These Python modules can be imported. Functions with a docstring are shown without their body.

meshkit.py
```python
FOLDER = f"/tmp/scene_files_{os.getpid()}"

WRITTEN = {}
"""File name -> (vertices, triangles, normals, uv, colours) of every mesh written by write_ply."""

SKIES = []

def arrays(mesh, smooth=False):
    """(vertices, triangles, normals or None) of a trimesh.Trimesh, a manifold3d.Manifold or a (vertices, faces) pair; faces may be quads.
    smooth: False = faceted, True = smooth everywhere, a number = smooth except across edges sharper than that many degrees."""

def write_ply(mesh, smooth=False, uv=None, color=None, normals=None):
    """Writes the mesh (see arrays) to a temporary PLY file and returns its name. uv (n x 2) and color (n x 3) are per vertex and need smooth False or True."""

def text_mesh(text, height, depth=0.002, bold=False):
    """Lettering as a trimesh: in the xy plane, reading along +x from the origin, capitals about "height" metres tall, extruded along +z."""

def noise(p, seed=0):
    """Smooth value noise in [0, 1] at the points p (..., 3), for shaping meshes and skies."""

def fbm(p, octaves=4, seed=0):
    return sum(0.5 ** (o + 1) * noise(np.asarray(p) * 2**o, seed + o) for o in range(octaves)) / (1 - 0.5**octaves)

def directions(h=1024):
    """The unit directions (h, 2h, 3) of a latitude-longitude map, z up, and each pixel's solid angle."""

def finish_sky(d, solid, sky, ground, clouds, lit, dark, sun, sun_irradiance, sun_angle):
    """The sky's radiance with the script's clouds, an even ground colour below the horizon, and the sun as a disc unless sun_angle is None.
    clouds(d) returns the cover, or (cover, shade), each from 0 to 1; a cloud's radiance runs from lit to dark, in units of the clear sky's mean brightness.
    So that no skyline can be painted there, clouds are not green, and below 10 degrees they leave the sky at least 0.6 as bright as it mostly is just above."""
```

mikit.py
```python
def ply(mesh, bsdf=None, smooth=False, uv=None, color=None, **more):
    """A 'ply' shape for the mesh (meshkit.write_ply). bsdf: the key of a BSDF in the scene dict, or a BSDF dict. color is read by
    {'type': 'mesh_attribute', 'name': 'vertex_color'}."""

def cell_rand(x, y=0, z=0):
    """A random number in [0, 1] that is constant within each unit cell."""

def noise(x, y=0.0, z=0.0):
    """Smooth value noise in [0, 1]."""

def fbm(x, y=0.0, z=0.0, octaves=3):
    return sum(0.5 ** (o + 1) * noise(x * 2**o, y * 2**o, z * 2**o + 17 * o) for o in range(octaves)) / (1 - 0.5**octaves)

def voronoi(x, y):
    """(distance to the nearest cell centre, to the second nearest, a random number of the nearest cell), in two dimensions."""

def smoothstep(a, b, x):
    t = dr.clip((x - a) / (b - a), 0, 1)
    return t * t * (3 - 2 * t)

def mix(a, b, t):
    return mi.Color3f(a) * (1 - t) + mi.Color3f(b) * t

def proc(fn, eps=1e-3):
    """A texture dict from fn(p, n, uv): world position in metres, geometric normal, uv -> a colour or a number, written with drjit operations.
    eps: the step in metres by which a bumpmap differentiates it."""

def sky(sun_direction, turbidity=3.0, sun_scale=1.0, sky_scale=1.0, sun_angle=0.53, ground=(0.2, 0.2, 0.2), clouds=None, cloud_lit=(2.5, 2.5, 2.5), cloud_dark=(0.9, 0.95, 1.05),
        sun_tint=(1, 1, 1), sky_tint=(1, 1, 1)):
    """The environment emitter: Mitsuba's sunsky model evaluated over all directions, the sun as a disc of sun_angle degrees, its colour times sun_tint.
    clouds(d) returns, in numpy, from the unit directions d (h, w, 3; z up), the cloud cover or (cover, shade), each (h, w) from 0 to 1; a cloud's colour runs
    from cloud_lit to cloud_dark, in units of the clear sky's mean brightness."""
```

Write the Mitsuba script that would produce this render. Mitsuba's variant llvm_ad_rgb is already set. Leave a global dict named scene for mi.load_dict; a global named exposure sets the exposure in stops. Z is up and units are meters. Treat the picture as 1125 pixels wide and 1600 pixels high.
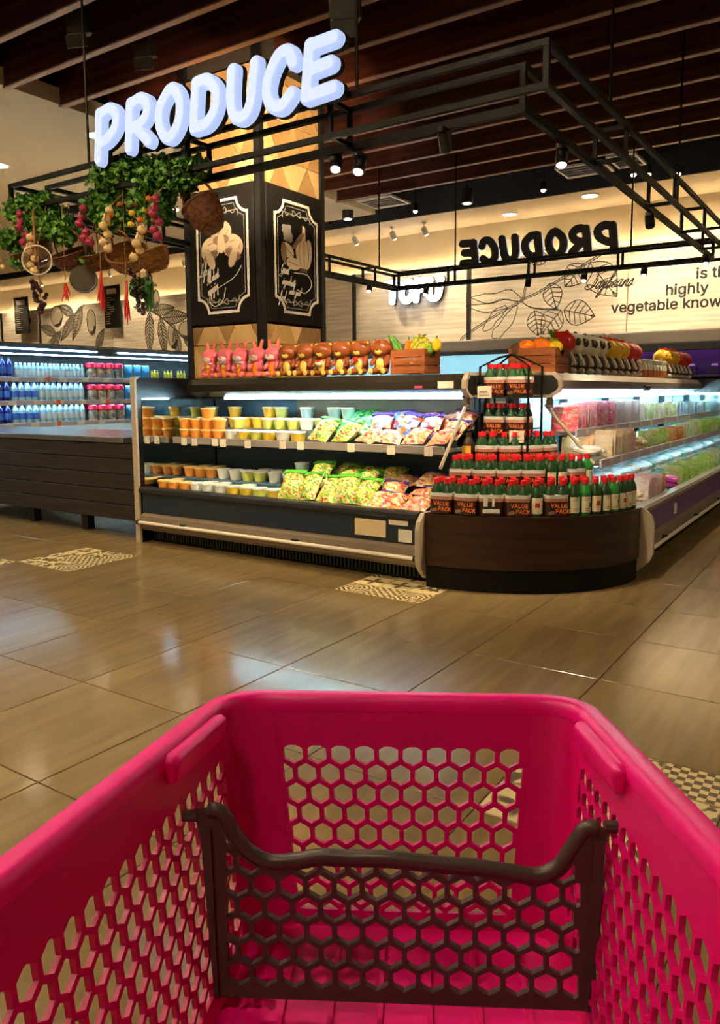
import math, random
import numpy as np, trimesh, mitsuba as mi, drjit as dr
import mikit, meshkit
from mikit import noise, fbm, voronoi, cell_rand, smoothstep, mix
from shapely.geometry import Polygon, LineString, Point, MultiPolygon, box as sbox
from shapely.ops import unary_union
from shapely import affinity

scene, labels = {}, {}
exposure = 1.35
T4 = mi.ScalarTransform4f
rng = np.random.default_rng(11)

# ------------------------------------------------------------------ camera
CAM_RIGHT = np.array([0.8293, 0.5587, -0.0071]); CAM_UP = np.array([-0.0578, 0.0984, 0.9935]); CAM_FWD = np.array([-0.5552, 0.8238, -0.1141])
EYE = np.array([0.0, 0.0, 1.2])
scene['camera'] = {'type': 'perspective', 'fov': 50.43, 'fov_axis': 'x', 'near_clip': 0.02, 'far_clip': 100.0, 'principal_point_offset_y': 0.03125,
                   'to_world': T4().look_at(origin=EYE.tolist(), target=(EYE + CAM_FWD).tolist(), up=CAM_UP.tolist())}
# lamp strengths (radiance): ceiling lamps, track spot intensity, case strips, sign faces
WARM = np.array([1.0, 0.76, 0.46]); COOL = np.array([0.50, 0.84, 1.0])
L_LAMP, L_DOWN, L_SPOT, L_STRIP, L_SIGN = 130.0, 40.0, 8.0, 22.0, 0.33

# ------------------------------------------------------------------ helpers
def lin(h):
    h = h.lstrip('#'); v = np.array([int(h[i:i+2], 16) for i in (0, 2, 4)]) / 255.0
    return np.where(v < .04045, v / 12.92, ((v + .055) / 1.055) ** 2.4)
def rgb(c): return {'type': 'rgb', 'value': [float(x) for x in (lin(c) if isinstance(c, str) else c)]}
def mat(name, color, rough=.5, metal=0.0, spec=.5, coat=0.0, two=True, bump=None, **kw):
    b = {'type': 'principled', 'base_color': color if isinstance(color, dict) else rgb(color), 'roughness': rough if isinstance(rough, dict) else float(rough), 'metallic': float(metal), 'specular': float(spec)}
    if coat: b['clearcoat'] = float(coat); b['clearcoat_gloss'] = .9
    b.update(kw)
    if bump is not None: b = {'type': 'bumpmap', 'arbitrary': bump[0], 'scale': float(bump[1]), 'bsdf': b}
    scene['mat_' + name] = {'type': 'twosided', 'bsdf': b} if two else b
used = {}
def numbered(base):
    n = used.get(base, 0); used[base] = n + 1
    return base if n == 0 else f'{base}_{n:03d}'
def lab(key, label=None, cat=None, group=None, kind=None):
    d = labels.setdefault(key, {})
    for k, v in (('label', label), ('category', cat), ('group', group), ('kind', kind)):
        if v: d[k] = v
    return key
def thing(name, label, cat, group=None):
    return lab(numbered(name), label, cat, group)
def P(mesh, m, smooth=False, emit=None, weight=None, **kw):
    d = mikit.ply(mesh, 'mat_' + m, smooth=smooth, **kw)
    if emit is not None:
        d['emitter'] = {'type': 'area', 'radiance': rgb(emit)}
        if weight is not None: d['emitter']['sampling_weight'] = float(weight)
    return d
def put(name, mesh, m=None, parent=None, M=None, smooth=False, label=None, cat=None, group=None, kind=None, emit=None, weight=None):
    key = numbered((parent + '__' if parent else '') + name)
    d = dict(mesh) if isinstance(mesh, dict) else P(mesh, m, smooth, emit, weight)
    if M is not None: d['to_world'] = T4(np.asarray(M, float))
    scene[key] = d
    lab(key, label, cat, group, kind)
    if not labels[key]: del labels[key]
    return key
def struct(name, mesh, m, parent=None, M=None, smooth=False, label=None):
    return put(name, mesh, m, parent, M, smooth, label=label, kind=None if parent else 'structure')
def mx(loc=(0, 0, 0), rz=0., rx=0., ry=0., s=1.):
    cz, sz, cx_, sx, cy_, sy = math.cos(rz), math.sin(rz), math.cos(rx), math.sin(rx), math.cos(ry), math.sin(ry)
    Rz = np.array([[cz, -sz, 0], [sz, cz, 0], [0, 0, 1]]); Rx = np.array([[1, 0, 0], [0, cx_, -sx], [0, sx, cx_]]); Ry = np.array([[cy_, 0, sy], [0, 1, 0], [-sy, 0, cy_]])
    m = np.eye(4); m[:3, :3] = Rz @ Ry @ Rx @ np.diag(np.broadcast_to(s, 3)); m[:3, 3] = loc
    return m
def fr(o, ux, uy, un=None):
    m = np.eye(4); ux, uy = np.asarray(ux, float), np.asarray(uy, float)
    m[:3, 0], m[:3, 1], m[:3, 2], m[:3, 3] = ux, uy, np.cross(ux, uy) if un is None else un, o
    return m
def tf(mesh, m):
    v, f = mesh; f = np.asarray(f)
    v = np.asarray(v) @ m[:3, :3].T + m[:3, 3]
    return v, (f[:, ::-1] if np.linalg.det(m[:3, :3]) < 0 else f)
def join(*ms):
    ms = [m for m in (ms[0] if len(ms) == 1 and isinstance(ms[0], list) else ms)]
    vs, fs, n = [], [], 0
    for v, f in ms:
        v, f = np.asarray(v, float), np.asarray(f, int)
        if f.shape[1] == 4: f = np.vstack([f[:, [0, 1, 2]], f[:, [0, 2, 3]]])
        vs.append(v); fs.append(f + n); n += len(v)
    return np.vstack(vs), np.vstack(fs)
def vf(t): return np.asarray(t.vertices), np.asarray(t.faces)
def box(x0, x1, y0, y1, z0, z1):
    v = np.array([[x, y, z] for x in (x0, x1) for y in (y0, y1) for z in (z0, z1)], float)
    f = np.array([[0, 1, 3, 2], [4, 6, 7, 5], [0, 4, 5, 1], [2, 3, 7, 6], [0, 2, 6, 4], [1, 5, 7, 3]])
    return v, np.vstack([f[:, [0, 1, 2]], f[:, [0, 2, 3]]])
def hull(p): return vf(trimesh.convex.convex_hull(np.asarray(p, float)))
def cbox(x0, x1, y0, y1, z0, z1, b=.004):
    p = []
    for sx, x in ((1, x0), (-1, x1)):
        for sy, y in ((1, y0), (-1, y1)):
            for sz, z in ((1, z0), (-1, z1)):
                p += [[x + sx * b, y + sy * b, z], [x + sx * b, y, z + sz * b], [x, y + sy * b, z + sz * b]]
    return hull(p)
def tube(pts, r, n=8, caps=True):
    p = np.asarray(pts, float); r = np.broadcast_to(r, (len(p),))
    t = np.gradient(p, axis=0); t /= np.linalg.norm(t, axis=1, keepdims=True) + 1e-12
    v = []
    a = np.cross(t[0], [0, 0, 1.] if abs(t[0][2]) < .9 else [1., 0, 0])
    ang = np.arange(n) * 2 * np.pi / n
    for i in range(len(p)):
        a = a - t[i] * (a @ t[i]); a /= np.linalg.norm(a) + 1e-12; b = np.cross(t[i], a)
        v.append(p[i] + r[i] * (np.cos(ang)[:, None] * a + np.sin(ang)[:, None] * b))
    v = np.vstack(v); f = []
    for i in range(len(p) - 1):
        for j in range(n):
            k = (j + 1) % n; f += [[i*n+j, i*n+k, (i+1)*n+k], [i*n+j, (i+1)*n+k, (i+1)*n+j]]
    if caps:
        v = np.vstack([v, p[:1], p[-1:]]); c0, c1 = len(v) - 2, len(v) - 1; m = (len(p) - 1) * n
        for j in range(n):
            k = (j + 1) % n; f += [[c0, k, j], [c1, m + j, m + k]]
    return v, np.array(f)
def sqtube(a, b, w, h=None):
    """a square bar between two points, upright"""
    a, b = np.asarray(a, float), np.asarray(b, float); h = h or w
    t = (b - a) / np.linalg.norm(b - a)
    s = np.cross(t, [0, 0, 1.]) if abs(t[2]) < .9 else np.array([1., 0, 0]); s /= np.linalg.norm(s); u = np.cross(s, t)
    m = np.eye(4); m[:3, 0], m[:3, 1], m[:3, 2], m[:3, 3] = t, -s, u, a
    return tf(box(0, np.linalg.norm(b - a), -w/2, w/2, -h/2, h/2), m)
def lathe(prof, n=16, caps=True):
    prof = np.asarray(prof, float); ang = np.arange(n) * 2 * np.pi / n; v, f = [], []
    for r, z in prof: v.append(np.stack([r * np.cos(ang), r * np.sin(ang), np.full(n, z)], 1))
    v = np.vstack(v)
    for i in range(len(prof) - 1):
        for j in range(n):
            k = (j + 1) % n; f += [[i*n+j, i*n+k, (i+1)*n+k], [i*n+j, (i+1)*n+k, (i+1)*n+j]]
    if not caps: return v, np.array(f)
    v = np.vstack([v, [[0, 0, prof[0][1]]], [[0, 0, prof[-1][1]]]]); c0, c1, m = len(v) - 2, len(v) - 1, (len(prof) - 1) * n
    for j in range(n):
        k = (j + 1) % n; f += [[c0, k, j], [c1, m + j, m + k]]
    return v, np.array(f)
def ball(c=(0, 0, 0), s=(1, 1, 1), sub=2):
    m = trimesh.creation.icosphere(subdivisions=sub); return np.asarray(m.vertices) * np.broadcast_to(s, 3) + np.asarray(c), np.asarray(m.faces)
def ext(poly, z0, z1):
    out = []
    for g in getattr(poly, 'geoms', [poly]):
        if g.is_empty or g.geom_type != 'Polygon' or g.area < 1e-9: continue
        v, f = vf(trimesh.creation.extrude_polygon(g, z1 - z0, engine='earcut')); out.append((v + [0, 0, z0], f))
    return join(out)
def smoothline(p, k=8):
    p = np.asarray(p, float); q = np.vstack([2*p[0]-p[1], p, 2*p[-1]-p[-2]]); out = []
    for i in range(1, len(q) - 2):
        for t in np.arange(k) / k:
            out.append(.5*((2*q[i]) + (-q[i-1]+q[i+1])*t + (2*q[i-1]-5*q[i]+4*q[i+1]-q[i+2])*t*t + (-q[i-1]+3*q[i]-3*q[i+1]+q[i+2])*t**3))
    out.append(q[-2]); return np.array(out)
def ink(lines, w, res=3):
    return unary_union([LineString(l).buffer(w / 2, quad_segs=res) for l in lines])
ORD = ['first', 'second', 'third', 'fourth', 'fifth', 'sixth', 'seventh', 'eighth', 'ninth', 'tenth', 'eleventh', 'twelfth', 'thirteenth', 'fourteenth', 'fifteenth', 'sixteenth', 'seventeenth', 'eighteenth', 'nineteenth', 'twentieth']

# ------------------------------------------------------------------ materials
def wood(c1, c2, sx, sy, sz, oct=3):
    a, b = lin(c1).tolist(), lin(c2).tolist()
    return mikit.proc(lambda p, n, uv: mix(a, b, smoothstep(.25, .75, fbm(p.x * sx, p.y * sy, p.z * sz, oct))))
def floor_col(p, n, uv):
    tx, ty = dr.floor((p.x - .3) / .6), dr.floor((p.y - 1.91) / .6)
    r = cell_rand(tx, ty, 3)
    g = fbm(p.x * 30 + r * 50, p.y * 2.5, 1.0, 3)
    return mix(lin('#6d5c3f').tolist(), lin('#796745').tolist(), smoothstep(.2, .8, g)) * (.94 + .12 * r)
mat('floor_tile', mikit.proc(floor_col), .17, spec=.95)
def patch_col(p, n, uv):
    cx_, cy_ = (p.x - .3) / .2, (p.y - 1.91) / .2
    ix, iy = dr.floor(cx_), dr.floor(cy_); u, v = cx_ - ix - .5, cy_ - iy - .5
    k = cell_rand(ix, iy, 5); rr = dr.sqrt(u * u + v * v); an = dr.atan2(v, u)
    flower = smoothstep(-.1, .1, rr - .22 - .16 * dr.cos(an * 4))
    rings = smoothstep(-.3, .3, dr.sin(rr * 42 + .8 * dr.cos(8 * an)))
    checks = dr.select((dr.floor(u * 8) + dr.floor(v * 8)) - 2 * dr.floor((dr.floor(u * 8) + dr.floor(v * 8)) / 2) > .5, mi.Float(1), mi.Float(0))
    star = smoothstep(-.1, .1, dr.sin(an * 8) * .5 + .6 - rr * 2)
    leafy = smoothstep(.42, .5, fbm(cx_ * 7, cy_ * 7, 2.0, 2))
    m = dr.select(k < .25, flower, dr.select(k < .45, rings, dr.select(k < .62, checks, dr.select(k < .8, star, leafy))))
    edge = smoothstep(.47, .485, dr.maximum(dr.abs(u), dr.abs(v)))
    return mix(mix(lin('#5d4f36').tolist(), lin('#cbb98c').tolist(), m), lin('#8f8058').tolist(), edge)
mat('patterned_tile', mikit.proc(patch_col), .28)
mat('grout', '#3a3226', .8)
mat('beam_wood', wood('#2c1009', '#451b0e', .8, 18, 18), .45)
mat('beam_edge', wood('#6a4634', '#83604c', .8, 18, 18), .5)  # paler brown stands for light falling on the beams from below
mat('dark_ceiling', '#0c0c0d', .9); mat('duct', '#2c2d30', .5, .3)
mat('soffit', '#cdbfa4', .8); mat('soffit_face', '#23242c', .7)
mat('wall', '#d2c3a3', .85)
mat('mural', mikit.proc(lambda p, n, uv: mix(lin('#cfc4b2').tolist(), lin('#e6ddcd').tolist(), smoothstep(.3, .7, fbm(p.x * 2.2, p.y * 2.2, p.z * 28, 3)))), .6)
mat('ink', '#1b1714', .7); mat('ink_soft', '#6d6456', .8); mat('ink_pale', '#a79c86', .8)
mat('black', '#0e0d0d', .45); mat('black_gloss', '#08080a', .25); mat('metal_black', '#070605', .5, spec=.15)
mat('track_black', '#1a1a1a', .4); mat('white_metal', '#d8d4ca', .4)
mat('sign_side', '#8893c8', .4); mat('sign_face', '#4a5066', .5, spec=.3)
mat('lens', '#fff6e0', .3)
mat('board', mikit.proc(lambda p, n, uv: mix(lin('#0d0b09').tolist(), lin('#17130e').tolist(), fbm(p.x * 5, p.y * 5, p.z * 5, 3))), .7, spec=.2)
mat('chalk', '#e9e2d6', .8); mat('chalk_dim', '#9a938a', .8); mat('chalk_cream', '#e0c9a8', .8); mat('chalk_brown', '#8d7057', .8)
for i, (c1, c2) in enumerate((('#b08a54', '#c09860'), ('#9a7648', '#a98454'), ('#c7a26c', '#d2ae78'), ('#8a683f', '#98744a'))):
    mat(f'clad_{i}', wood(c1, c2, 9, 9, 2), .4)
mat('clad_gap', '#2a2016', .8)
mat('case_dark', '#20252b', .4); mat('case_navy', '#1c2b3a', .35); mat('case_in', '#3a5c74', .5); mat('liner', '#8a7a60', .5); mat('case_in_light', '#a9c6cc', .5)
mat('cream_trim', '#aea28e', .35); mat('bumper', '#7c7060', .35, .2); mat('chrome', '#f2ecdf', .3, .25)
mat('canopy', '#26221d', .28, .2); mat('canopy_grey', '#8a837c', .3, .4); mat('shelf_grey', '#8f8a86', .4); mat('shelf_lav', '#b9b6cc', .4); mat('shelf_steel', '#767c80', .35, .5)
mat('mirror', '#d8dede', .04, 1.0); mat('panel_purple', '#5e4478', .4)  # purple light spill on the right fridge front is painted into its colour
mat('steel', '#a9b0b4', .22, .85)
mat('slat_wood', wood('#231d1b', '#2c2522', 3, 3, 40), .55)
mat('counter_wood', wood('#241009', '#33180d', 1.6, 1.6, 26), .4); mat('counter_top', '#2c170d', .35); mat('plinth_black', '#070605', .6, spec=.2)
mat('paper', '#e4dccb', .7); mat('paper_cream', '#d9c49a', .6); mat('print_grey', '#8d867c', .7); mat('orange_tag', '#e07a3c', .6)
mat('red_light', '#d0203a', .4)
# ------------------------------------------------------------------ the setting
struct('floor', box(-23, 6, -4, 12.6, -.12, -.005), 'grout', label='brown porcelain tile floor of the shop')
tile = P(cbox(.0015, .5985, .0015, .5985, -.02, 0, .002), 'floor_tile'); ptile = P(cbox(.0015, .5985, .0015, .5985, -.02, 0, .002), 'patterned_tile')
patterned = {(-5.1, 3.11), (-2.7, 3.71), (-5.7, 2.51), (-.9, 1.91)}
cells = []
for i in range(-39, 10):
    for j in range(-10, 18):
        x, y = round(.3 + .6 * i, 3), round(1.91 + .6 * j, 3)
        if -22.9 < x < 5.4 and -4 < y < 12: cells.append((x, y))
def in_view(x, y):
    d = np.array([x + .3, y + .3, 0]) - EYE; z = d @ CAM_FWD
    return z > .2 and abs(d @ CAM_RIGHT / z) < .62 and d @ CAM_UP / z > -1.0
cells.sort(key=lambda c: (not in_view(*c), math.hypot(c[0] + .3, c[1] + .3)))
rest = []
for n, (x, y) in enumerate(cells):
    if n < 270: put('tile', ptile if (x, y) in patterned else tile, parent='floor', M=mx((x, y, 0)), label='patchwork patterned tile in cream and brown' if (x, y) in patterned else None)
    else: rest.append((x, y))
put('tile_field', join([tf(box(.0015, .5985, .0015, .5985, -.02, 0), mx((x, y, 0))) for x, y in rest]), 'floor_tile', 'floor', kind='stuff', label='more brown floor tiles further away')
WY = 12.5
struct('wall_back', box(-23, 6, WY, WY + .15, 0, 5.4), 'wall', label='cream back wall with printed mural panels')
struct('wall_left', box(-23.15, -23, -4, WY, 0, 5.4), 'wall'); struct('wall_right', box(6, 6.15, -4, WY, 0, 5.4), 'wall'); struct('wall_front', box(-23, 6, -4.15, -4, 0, 5.4), 'wall')
struct('ceiling', box(-23, 6, -4, WY, 5.4, 5.5), 'dark_ceiling', label='dark open ceiling above the beams')
SO = 4.06
put('soffit', join(box(-23, 6, 11.32, WY - .002, SO, SO + .04)), 'soffit', 'ceiling', label='cream dropped ceiling along the back wall')
put('soffit_face', box(-23, 6, 11.27, 11.315, SO, SO + .42), 'soffit_face', 'ceiling', label='dark blue-grey edge board')
put('soffit', box(-23, -6.95, -4, 10.75, SO, SO + .04), 'soffit', 'ceiling', label='cream dropped ceiling at the left')
put('soffit_face', box(-6.95, -6.91, -4, 10.75, SO, SO + .16), 'soffit', 'ceiling', label='cream edge of the left dropped ceiling')
# mural panels, posts and cove light
MX = [-22.9, -20.25, -18.5, -15.5, -12.3, -8.42, -6.0, -3.3, -.6, 2.1, 5.9]
for a, b in zip(MX[:-1], MX[1:]):
    put('mural_panel', cbox(a + .01, b - .01, WY - .16, WY - .12, 2.06, 3.43, .004), 'mural', 'wall_back')
for x in (-20.25, -18.5, -8.42, -6.0): put('panel_joint', box(x - .04, x + .04, WY - .175, WY - .115, 2.0, 3.43), 'black', 'wall_back', label='black upright joint between mural panels')
put('cove_light', box(-22.5, 5.5, WY - .09, WY - .05, 3.36, 3.38), 'lens', 'wall_back', emit=WARM * 10.0, weight=4, label='hidden strip light above the mural')
# ceiling beams
BEAM = P(cbox(-6.94, 4.5, -.035, .035, 0, .36, .004), 'beam_wood')
BEDGE = P(box(-6.94, 4.5, -.03, .03, -.006, 0), 'beam_edge')
for k in range(-8, 11):
    y = 3.82 + .59 * k
    k_ = put('ceiling_beam', BEAM, M=mx((0, y, 4.05)), label=f'red-brown wooden ceiling beam, {ORD[10 - k]} counted from the back wall', cat='beam', group='wooden ceiling beams')
    put('lower_edge', BEDGE, parent=k_, M=mx((0, y, 4.05)), label='lower edge painted paler for light from below')
# things above the beams
def pipe(name, a, b, r, label, cat, m='duct', n=12):
    return put(name, tube([a, b], r, n), m, smooth=40, label=label, cat=cat)
pipe('ceiling_pipe', (-7.6, 10.35, 4.42), (5, 10.35, 4.42), .06, 'dark pipe running along the gap between beams and back wall', 'pipe')
put('air_duct', join(cbox(-1.2, -.6, -3, 10.9, 4.75, 5.15, .01), *[cbox(-1.23, -.57, y, y + .05, 4.72, 5.18, .005) for y in np.arange(-2, 10.5, 1.2)]), 'duct', label='grey rectangular air duct above the beams on the right', cat='duct')
put('air_duct', join(cbox(-4.3, -3.8, -3, 10.9, 4.8, 5.15, .01), *[cbox(-4.33, -3.77, y, y + .05, 4.77, 5.18, .005) for y in np.arange(-2, 10.5, 1.2)]), 'duct', label='grey rectangular air duct above the beams over the sign', cat='duct')
def vent(x, y, sx, sy, label):
    t = thing('ceiling_vent', label, 'vent', 'square ceiling vents')
    put('frame', join(box(-sx, sx, -sy, -sy + .03, 0, .03), box(-sx, sx, sy - .03, sy, 0, .03), box(-sx, -sx + .03, -sy, sy, 0, .03), box(sx - .03, sx, -sy, sy, 0, .03)), 'white_metal', t, mx((x, y, 4.12)))
    for k in range(5): put('louvre', tf(box(-sx + .03, sx - .03, -.03, .03, 0, .006), mx((x, y - sy + .07 + k * (2 * sy - .14) / 4, 4.135), rx=.6)), 'white_metal', t)
    put('neck', box(x - sx * .8, x + sx * .8, y - sy * .8, y + sy * .8, 4.16, 4.6), 'track_black', t)
vent(-6.55, 10.42, .32, .3, 'square white air vent in the dark ceiling gap near the pillar')
vent(-3.42, 10.5, .32, .28, 'square white air vent in the gap above the mirrored sign')
vent(-2.85, 10.4, .18, .3, 'narrow louvred vent at the right end of the ceiling gap')
# recessed downlights
ring_ = P(lathe([(.11, 0), (.13, -.002), (.13, .012), (.11, .012)], 24, False), 'white_metal', smooth=30)
lensd = P(lathe([(.105, .004), (.105, .012)], 20), 'lens', emit=WARM * L_DOWN, weight=.3)
def downlight(x, y, label):
    t = thing('downlight', label, 'ceiling light', 'recessed downlights')
    put('rim', ring_, parent=t, M=mx((x, y, SO - .012))); put('lamp', lensd, parent=t, M=mx((x, y, SO - .014)))
downlight(-9.3, 5.75, 'round recessed downlight in the cream ceiling at the left picture edge')
downlight(-7.36, 5.74, 'round recessed downlight in the cream ceiling behind the first sign letter')
downlight(-5.13, 12.02, 'round recessed downlight above the mirrored sign letters')
downlight(-3.69, 11.6, 'round recessed downlight above the right end of the mirrored sign')
for x, y in ((-9.3, 8.6), (-11.6, 5.75), (-11.6, 8.6), (-7.9, 8.6), (-9.3, 2.8), (-1.2, 11.8), (-11.3, 11.9)): downlight(x, y, 'round recessed downlight in the cream dropped ceiling, one of those far from the sign')
# track lights
def spot_mesh(r=.045, l=.13):
    return lathe([(r * .55, l), (r * .95, l * .92), (r, l * .7), (r, 0), (r * .86, 0), (r * .8, .02)], 16)
hb, hw = P(spot_mesh(), 'track_black', smooth=40), P(spot_mesh(), 'white_metal', smooth=40)
dome = lathe([(.004, -.02), (.02, -.016), (.031, -.004), (.034, .014)], 14)
lensP = P(dome, 'lens', emit=WARM * 9, weight=.01)
lensB = P(lathe([(.06, .012), (.06, .016)], 14), 'lens', emit=WARM * 14, weight=.05)
lensOff = P(dome, 'black_gloss')
def aim(d):
    z = -np.asarray(d, float); z /= np.linalg.norm(z); x = np.cross([0, 1., 0], z); x /= np.linalg.norm(x); m = np.eye(4); m[:3, 0], m[:3, 1], m[:3, 2] = x, np.cross(z, x), z; return m
def track_head(p, d, stem, label, white=False, on=True, light=0., group=None, s=.8, cut=26, shine=None):
    """a lamp head at p (its lens), pointing along d, its stem going up to height stem"""
    t = thing('track_spotlight', label, 'spotlight', group); m = aim(d); m[:3, 3] = p
    m[:3, :3] *= s
    b = put('head', hw if white else hb, parent=t, M=m); put('lens', lensP if on else lensOff, parent=b, M=m)
    q = np.asarray(p) + m[:3, 2] * .09; shine = d if shine is None else shine
    put('stem', join(tube([q, (q[0], q[1], stem)], .009, 6), cbox(q[0] - .02, q[0] + .02, q[1] - .05, q[1] + .05, stem - .03, stem, .004)), 'white_metal' if white else 'track_black', t)
    if light:
        scene[t + '_beam'] = {'type': 'spot', 'sampling_weight': 4.0, 'intensity': rgb(WARM * light), 'cutoff_angle': float(cut), 'beam_width': float(cut) * .5,
            'to_world': T4().look_at(origin=(np.asarray(p) + np.asarray(d) / np.linalg.norm(d) * .06).tolist(), target=(np.asarray(p) + np.asarray(d) / np.linalg.norm(d) * .06 + np.asarray(shine)).tolist(), up=[0.1, .2, 1])}
    return t
def cyl_light(x, y, z, label):
    t = thing('ceiling_cylinder_light', label, 'ceiling light', 'black cylinder ceiling lights')
    put('body', lathe([(.085, 0), (.09, .005), (.09, .2), (.03, .205), (.012, .21), (.012, .9)], 20), 'track_black', t, mx((x, y, z)), smooth=40)
    put('lamp', lensB, parent=t, M=mx((x, y, z - .02)))
cyl_light(-7.14, 10.3, 3.93, 'black cylinder light in the ceiling gap nearest the pillar'); cyl_light(-5.14, 10.48, 3.93, 'black cylinder light in the ceiling gap right of the square vent')
G = 'track spotlights in the ceiling gap'
for x, y, s in ((-6.08, 10.6, 'between the two black cylinder lights'), (-4.01, 10.55, 'in the ceiling gap above the mirrored sign'), (-2.62, 10.6, 'left of a pair in the gap at the right'), (-2.78, 10.5, 'second of a pair in the gap at the right'), (-2.3, 10.8, 'at the right end of the ceiling gap')):
    track_head((x, y, 3.96), (.15, -.35, -1), 5.39, 'small lit black track spotlight ' + s, light=.55 * L_SPOT, shine=(.1, .95, -.75), group=G, cut=40, s=1.0)
for x, s in ((-7.97, 'leftmost'), (-7.17, 'middle'), (-6.54, 'rightmost')):
    track_head((x, 11.78, 3.86), (.25, .5, -1), SO, f'white track spotlight under the back ceiling, {s} of three above the TOFU sign', white=True, light=.32 * L_SPOT, group=G, cut=38, s=1.1)
for x, s in ((-19.6, 'above the left menu board'), (-17.2, 'above the left olive branch'), (-14.6, 'above the right olive branch'), (-12.2, 'hidden behind the pillar')): track_head((x, 11.6, 3.86), (.1, .55, -1), SO, 'white track spotlight under the back ceiling, ' + s, white=True, light=.6 * L_SPOT, group=G, cut=55)
# fixtures between the beams
def beam_fixture(x, y, z, label):
    t = thing('ceiling_floodlight', label, 'floodlight', 'dark floodlights between the beams')
    put('housing', tf(cbox(-.09, .09, -.06, .06, -.16, .1, .02), mx((x, y, z), rz=.4, rx=.35)), 'track_black', t); put('bracket', join(tube([(x, y, z + .1), (x, y, 5.35)], .012, 6), cbox(x - .14, x + .14, y - .03, y + .03, z + .1, z + .14, .006)), 'track_black', t)
    put('barn_door', tf(box(-.08, .08, -.1, -.06, -.24, -.15), mx((x, y, z), rz=.4, rx=.35)), 'black', t)
beam_fixture(-5.45, 4.1, 4.2, 'dark floodlight hanging between the beams above the first sign letter'); beam_fixture(-5.35, 4.69, 4.2, 'dark floodlight one beam further back, above the letter O')
beam_fixture(-2.75, 3.95, 3.55, 'dark floodlight hanging beside the letter E of the sign')
put('conduit', tube([(-7, 4.45, 4.46), (-1, 4.45, 4.46)], .018, 6), 'duct', label='thin grey conduit above the beams at the left', cat='conduit')
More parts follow.
